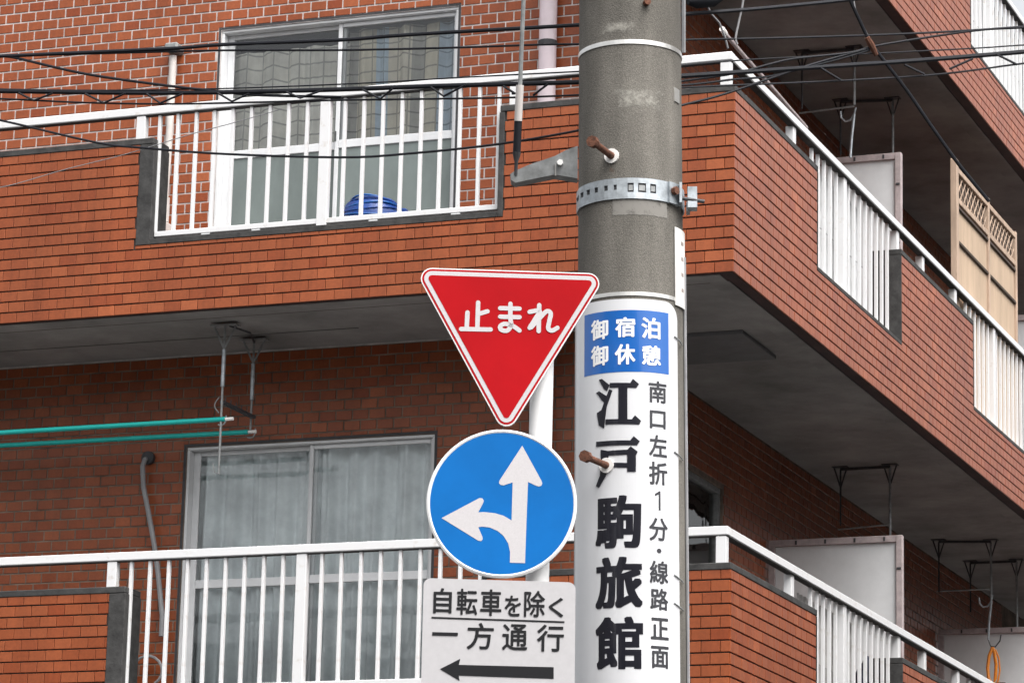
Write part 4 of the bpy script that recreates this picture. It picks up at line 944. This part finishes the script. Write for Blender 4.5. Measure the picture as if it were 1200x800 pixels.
# stop sign
t, c = sign('stop_sign', 'red inverted triangle stop sign with white border', 'road sign', (597, 385))
tri = S2([(592.7, 511.5), (711.8, 320.6), (484.4, 313.2)], c)
if (Vector(tri[1]) - Vector(tri[0])).cross(Vector(tri[2]) - Vector(tri[0])) < 0: tri = tri[::-1]
px_ = 9.95 / FPX; outer = round_poly(tri, 13 * px_)
b = MB(); b.prism(outer, -.012, 0, 0); b.build('plate', WHITE, t)
mk = lambda d: round_poly(inset_poly(tri, d * px_), max(1.5, (13 - d)) * px_)
sheet(mk(1.4), .0007, 'red_rim', REDRET, t); sheet(mk(3.9), .0014, 'white_line', WHITERET, t); sheet(mk(9.0), .0021, 'red_field', REDRET, t)
def st(pts): return S2([(400 + x / 3.2, 250 + y / 3.2) for x, y in pts], c)
def curve(pts, n=6):
    P = [Vector(p) for p in pts]; out = []
    for k in range(len(P) - 1):
        p0, p1, p2, p3 = P[max(0, k - 1)], P[k], P[k + 1], P[min(len(P) - 1, k + 2)]
        for j in range(n):
            u = j / n; out.append(tuple(.5 * ((2 * p1) + (p2 - p0) * u + (2 * p0 - 5 * p1 + 4 * p2 - p3) * u * u + (-p0 + 3 * p1 - 3 * p2 + p3) * u ** 3)))
    return out + [tuple(P[-1])]
b = MB(); W_ = 17 / 3.2 * px_; zz = .0028
for k, (pts, cv) in enumerate([([(513, 335), (510, 432)], 0), ([(513, 378), (548, 368)], 0), ([(473, 372), (470, 432)], 0), ([(449, 434), (560, 436)], 0),
        ([(596, 356), (668, 358)], 0), ([(596, 388), (668, 390)], 0), ([(634, 340), (634, 392), (636, 420), (622, 440), (600, 437), (596, 424), (612, 415), (636, 420), (652, 428), (668, 440)], 1),
        ([(742, 345), (740, 442)], 0), ([(706, 370), (744, 366), (728, 395), (706, 430)], 1), ([(712, 428), (745, 392), (770, 368), (785, 376), (780, 405), (776, 432), (790, 440), (810, 430)], 1)]):
    q = st(pts); stroke(b, curve(q) if cv else q, W_, zz + k * .00012)
b.build('lettering', WHITERET, t)
# round direction sign
t, c = sign('direction_sign', 'round blue sign with white arrows straight ahead and left', 'road sign', (588, 589.5))
rr_ = 88.2 * px_; b = MB(); b.prism(arc((0, 0), rr_, 0, 360, 72)[:-1], -.014, 0, 0); b.build('plate', WHITE, t)
b = MB(); 
for k in range(72):
    a0, a1 = R(k * 5), R(k * 5 + 5)
    b.face([(rr_ * math.cos(a0), rr_ * math.sin(a0), 0), (rr_ * math.cos(a1), rr_ * math.sin(a1), 0), (rr_ * .972 * math.cos(a1), rr_ * .972 * math.sin(a1), .003), (rr_ * .972 * math.cos(a0), rr_ * .972 * math.sin(a0), .003)][::1])
    b.face([(rr_ * .972 * math.cos(a0), rr_ * .972 * math.sin(a0), .003), (rr_ * .972 * math.cos(a1), rr_ * .972 * math.sin(a1), .003), (rr_ * .952 * math.cos(a1), rr_ * .952 * math.sin(a1), .0005), (rr_ * .952 * math.cos(a0), rr_ * .952 * math.sin(a0), .0005)])
b.build('rim', WHITE, t)
sheet(arc((0, 0), rr_ * .954, 0, 360, 72)[:-1], .0012, 'blue_field', BLUERET, t)
AR = [(528, 168), (618, 332), (622, 345), (617, 356), (606, 360), (596, 357), (555, 338), (548, 520), (541, 718), (470, 716), (471, 665), (462, 625), (440, 590), (412, 567), (375, 551), (340, 547), (322, 550), (341, 594), (343, 606), (335, 615), (322, 613), (150, 507), (328, 413), (342, 415), (348, 426), (344, 438), (322, 480), (350, 479), (400, 484), (440, 496), (478, 518), (483, 340), (440, 354), (427, 352), (419, 344), (421, 332)]
sheet(S2([(480 + x / 4, 480 + y / 4) for x, y in AR][::-1], c), .0020, 'arrows', WHITERET, t)
# supplementary plate
t, c = sign('supplementary_sign', 'white rectangular plate with black characters and left arrow', 'road sign', (583, 745))
rc_ = S2([(493.0, 821), (673.2, 824), (674.5, 682.0), (496.5, 676.8)], c); rc_ = round_poly(rc_, 8.5 * px_)
b = MB(); b.prism(rc_, -.012, 0, 0); b.build('plate', PLATE, t)
b = MB(); Z4 = lambda p: (480 + p[0] / 5.4545, 660 + p[1] / 5.4545)
def zb4(x0, y0, x1, y1):
    a = S2([Z4((x0, y1))], c)[0]; e = S2([Z4((x1, y0))], c)[0]; return a[0], a[1], e[0], e[1]
for ch, bx in (('自', (150, 158, 272, 316)), ('転', (298, 162, 436, 326)), ('車', (450, 166, 590, 332)), ('を', (606, 205, 714, 336)), ('除', (730, 174, 868, 340)), ('く', (888, 218, 985, 342)), ('一', (144, 441, 309, 458)), ('方', (364, 380, 540, 546)), ('通', (590, 388, 756, 552)), ('行', (812, 392, 988, 560))): bold_glyph(b, ch, zb4(*bx), .0013, .0013, .0012, 8)
b.build('lettering', INK, t)
sheet(S2([Z4(p) for p in ((140, 350), (990, 379), (990, 368), (140, 339))], c), .0011, 'underline', INK, t)
sheet(S2([Z4(p) for p in ((194, 673), (320, 748), (313, 714), (921, 735), (921, 661), (315, 646), (324, 607))], c), .0013, 'arrow', INK, t)

# ------------------------------------------------------------------ overhead cables
def cdepth(x): return 11.35 + abs(x - 738) * .0014
def smooth_path(pts, n=5):
    P = [at(x, y, cdepth(x)) for x, y in pts]; out = []
    for k in range(len(P) - 1):
        p0, p1, p2, p3 = P[max(0, k - 1)], P[k], P[k + 1], P[min(len(P) - 1, k + 2)]
        for j in range(n):
            u = j / n; out.append(.5 * ((2 * p1) + (p2 - p0) * u + (2 * p0 - 5 * p1 + 4 * p2 - p3) * u * u + (-p0 + 3 * p1 - 3 * p2 + p3) * u ** 3))
    return out + [P[-1]]
GC = 'overhead cables'
def cable(label, pts, px, m=CABLE, name='overhead_cable'):
    P = smooth_path(pts); o = P[len(P) // 2]; t = thing(name, label, 'cable', o, GC)
    b = MB(); b.tube([p - o for p in P], px * 1.02 * 11.6 / FPX / 2, 7); b.build('line', m, t, smooth=True); return t, o
tA_, oA = cable('thick black cable highest across both sides of the pole', [(-130, 70), (0, 66), (60, 63.5), (202, 57), (262, 52.5), (400, 47), (457, 42.5), (537, 37.5), (678, 29.5), (738, 24), (797, 17.5), (850, 13.5), (900, 9.5), (995, 0), (1150, -18)], 4.6)
b = MB(); P = [at(x, y, cdepth(x) - .01) - oA for x, y in ((806, 2), (815, 1), (836, -1), (846, -3))]; b.tube(P, 0, 10, rads=[.012, .028, .028, .012]); b.build('closure', CABLE, tA_, smooth=True)
b = MB(); b.tube([at(x, y, cdepth(x) + .05) - oA for x, y in ((826, 2), (834, 17), (843, 27), (850, 45), (853, 57))], .004, 6); b.build('tail', GREYC, tA_)
cable('thin black cable just below the highest cable', [(-130, 72), (0, 66.5), (150, 62), (262, 59.3), (400, 59), (535, 56), (636, 52.5), (678, 52), (738, 50), (797, 47), (900, 45), (1045, 40.6), (1142, 35.5), (1200, 31.5), (1330, 24)], 2.6)
tD, oD = cable('thickest black cable along the upper balcony rail', [(-130, 105), (0, 107), (150, 109), (262, 108.3), (400, 105), (512, 101), (678, 96.5), (738, 93), (797, 89.5), (865, 85), (957, 79), (1077, 71), (1200, 61), (1330, 50)], 5.6)
LOOP = [((22, 109), (40, 118), (62, 109.5)), ((100, 110), (122, 121), (147, 109.5)), ((172, 110), (188, 121), (214, 110)), ((255, 109), (272, 119), (292, 110)), ((336, 108), (352, 115), (378, 106)), ((425, 105), (446, 116), (460, 104)), ((505, 102), (520, 113), (545, 100)), ((590, 101), (604, 110), (600, 110)), ((625, 112), (634, 105), (642, 99))]
for pts in LOOP + [*(((962, 80), (985, 94)), ((1060, 76), (1083, 87)), ((1113, 81), (1140, 69)), ((1168, 64), (1192, 76)))]: b = MB(); b.tube([at(x, y, cdepth(x) - .012) - oD for x, y in pts], .0042, 5); b.build('lashing_wire', CABLE, tD)
cable('thin messenger cable hanging in loops under the thickest cable', [(-130, 113), (0, 116), (100, 120.5), (200, 122), (300, 120), (400, 117.5), (577, 115), (678, 111.5), (738, 107), (797, 103), (862, 100), (990, 94.5), (1103, 87), (1200, 74.5), (1330, 60)], 2.4)
cable('black drop cable slanting down from the left edge to the thickest cable', [(-90, 53), (0, 65.5), (20, 68.5), (101, 87), (199, 101), (259, 107.5), (300, 111.5), (400, 114)], 3.4)
cable('thin cable sagging low across the upper balusters and up past the pole', [(-90, 124), (0, 141), (112, 167), (169, 173.5), (262, 180.5), (400, 184.5), (480, 180), (584, 169), (678, 153), (738, 139), (797, 124), (850, 110), (938, 80), (985, 66), (1019, 57)], 2.9)
cable('faint grey wire crossing the tiled wall left of the upper balusters', [(-60, 226), (4, 219), (75, 199), (150, 180), (225, 157), (274, 144), (330, 128)], 1.1, GREYC, 'thin_wire')
cable('thin black cable rising from the pole to the upper right edge', [(797, 95.5), (862, 86), (900, 76), (931, 69), (996, 62), (1032, 53), (1139, 36.5), (1200, 32.5), (1330, 26)], 2.8)
tN, oN = cable('thick black cable dropping steeply toward the wooden screen', [(975, -50), (996, 0), (1008, 26), (1019, 49), (1027, 60), (1061, 104), (1090, 146), (1123, 192), (1159, 236)], 4.4)
b = MB(); P = [at(x, y, cdepth(x) - .006) - oN for x, y in ((1016, 44), (1021, 53), (1027, 65))]; b.tube(P, 0, 8, rads=[.010, .0125, .008]); b.build('splice_tape', RUST, tN, smooth=True)
P = [at(x, y, cdepth(x)) - oN for x, y in ((997, -20), (1002, 12), (1012, 33), (1021, 50))]; b = MB(); b.tube(P, .004, 6); b.build('stay', GREYC, tN)
cable('short grey cable hanging above the upper corner of the rail', [(874, -40), (871, 0), (866, 25), (862, 45), (864, 52)], 2.6, GREYC)
cable('thin black cable close under the thickest cable near the left edge', [(-130, 100), (0, 104.5), (120, 106), (260, 104), (420, 98), (540, 91), (678, 84), (738, 80), (797, 77), (880, 70), (1000, 64), (1139, 57), (1200, 53), (1330, 45)], 1.8)
cable('black cable sagging behind the corner post beside the pole', [(738, 101), (797, 100), (830, 97), (862, 93), (900, 90), (938, 81), (985, 69), (1019, 59)], 2.6)
# stay rod ending at the bracket tip
t = thing('stay_rod', 'grey vertical rod with a sleeve ending at the bracket tip', 'rod', at(604, 205, 10.56)); o = Vector(t.location)
b = MB(); b.tube(rel([at(x, y, 10.56) for x, y in ((618, -120), (613.5, 0), (609.5, 100), (608, 125))]), .0072, 8); b.build('rod', ZINC, t, smooth=True)
b = MB(); b.tube(rel([at(609.3, 100, 10.55), at(607.2, 142, 10.55)]), .0125, 10); b.build('sleeve', CONDUIT, t, smooth=True)
b = MB(); b.tube(rel([at(607.2, 142, 10.55), at(605.6, 178, 10.55)]), .0125, 10); b.build('black_sleeve', CABLE, t, smooth=True)
b = MB(); b.tube(rel([at(x, y, 10.55) for x, y in ((605.6, 178.2), (605.4, 183), (605, 190), (604.6, 205))]), 0, 8, rads=[.014, .012, .006, .005]); b.build('tip', DARKM, t, smooth=True)
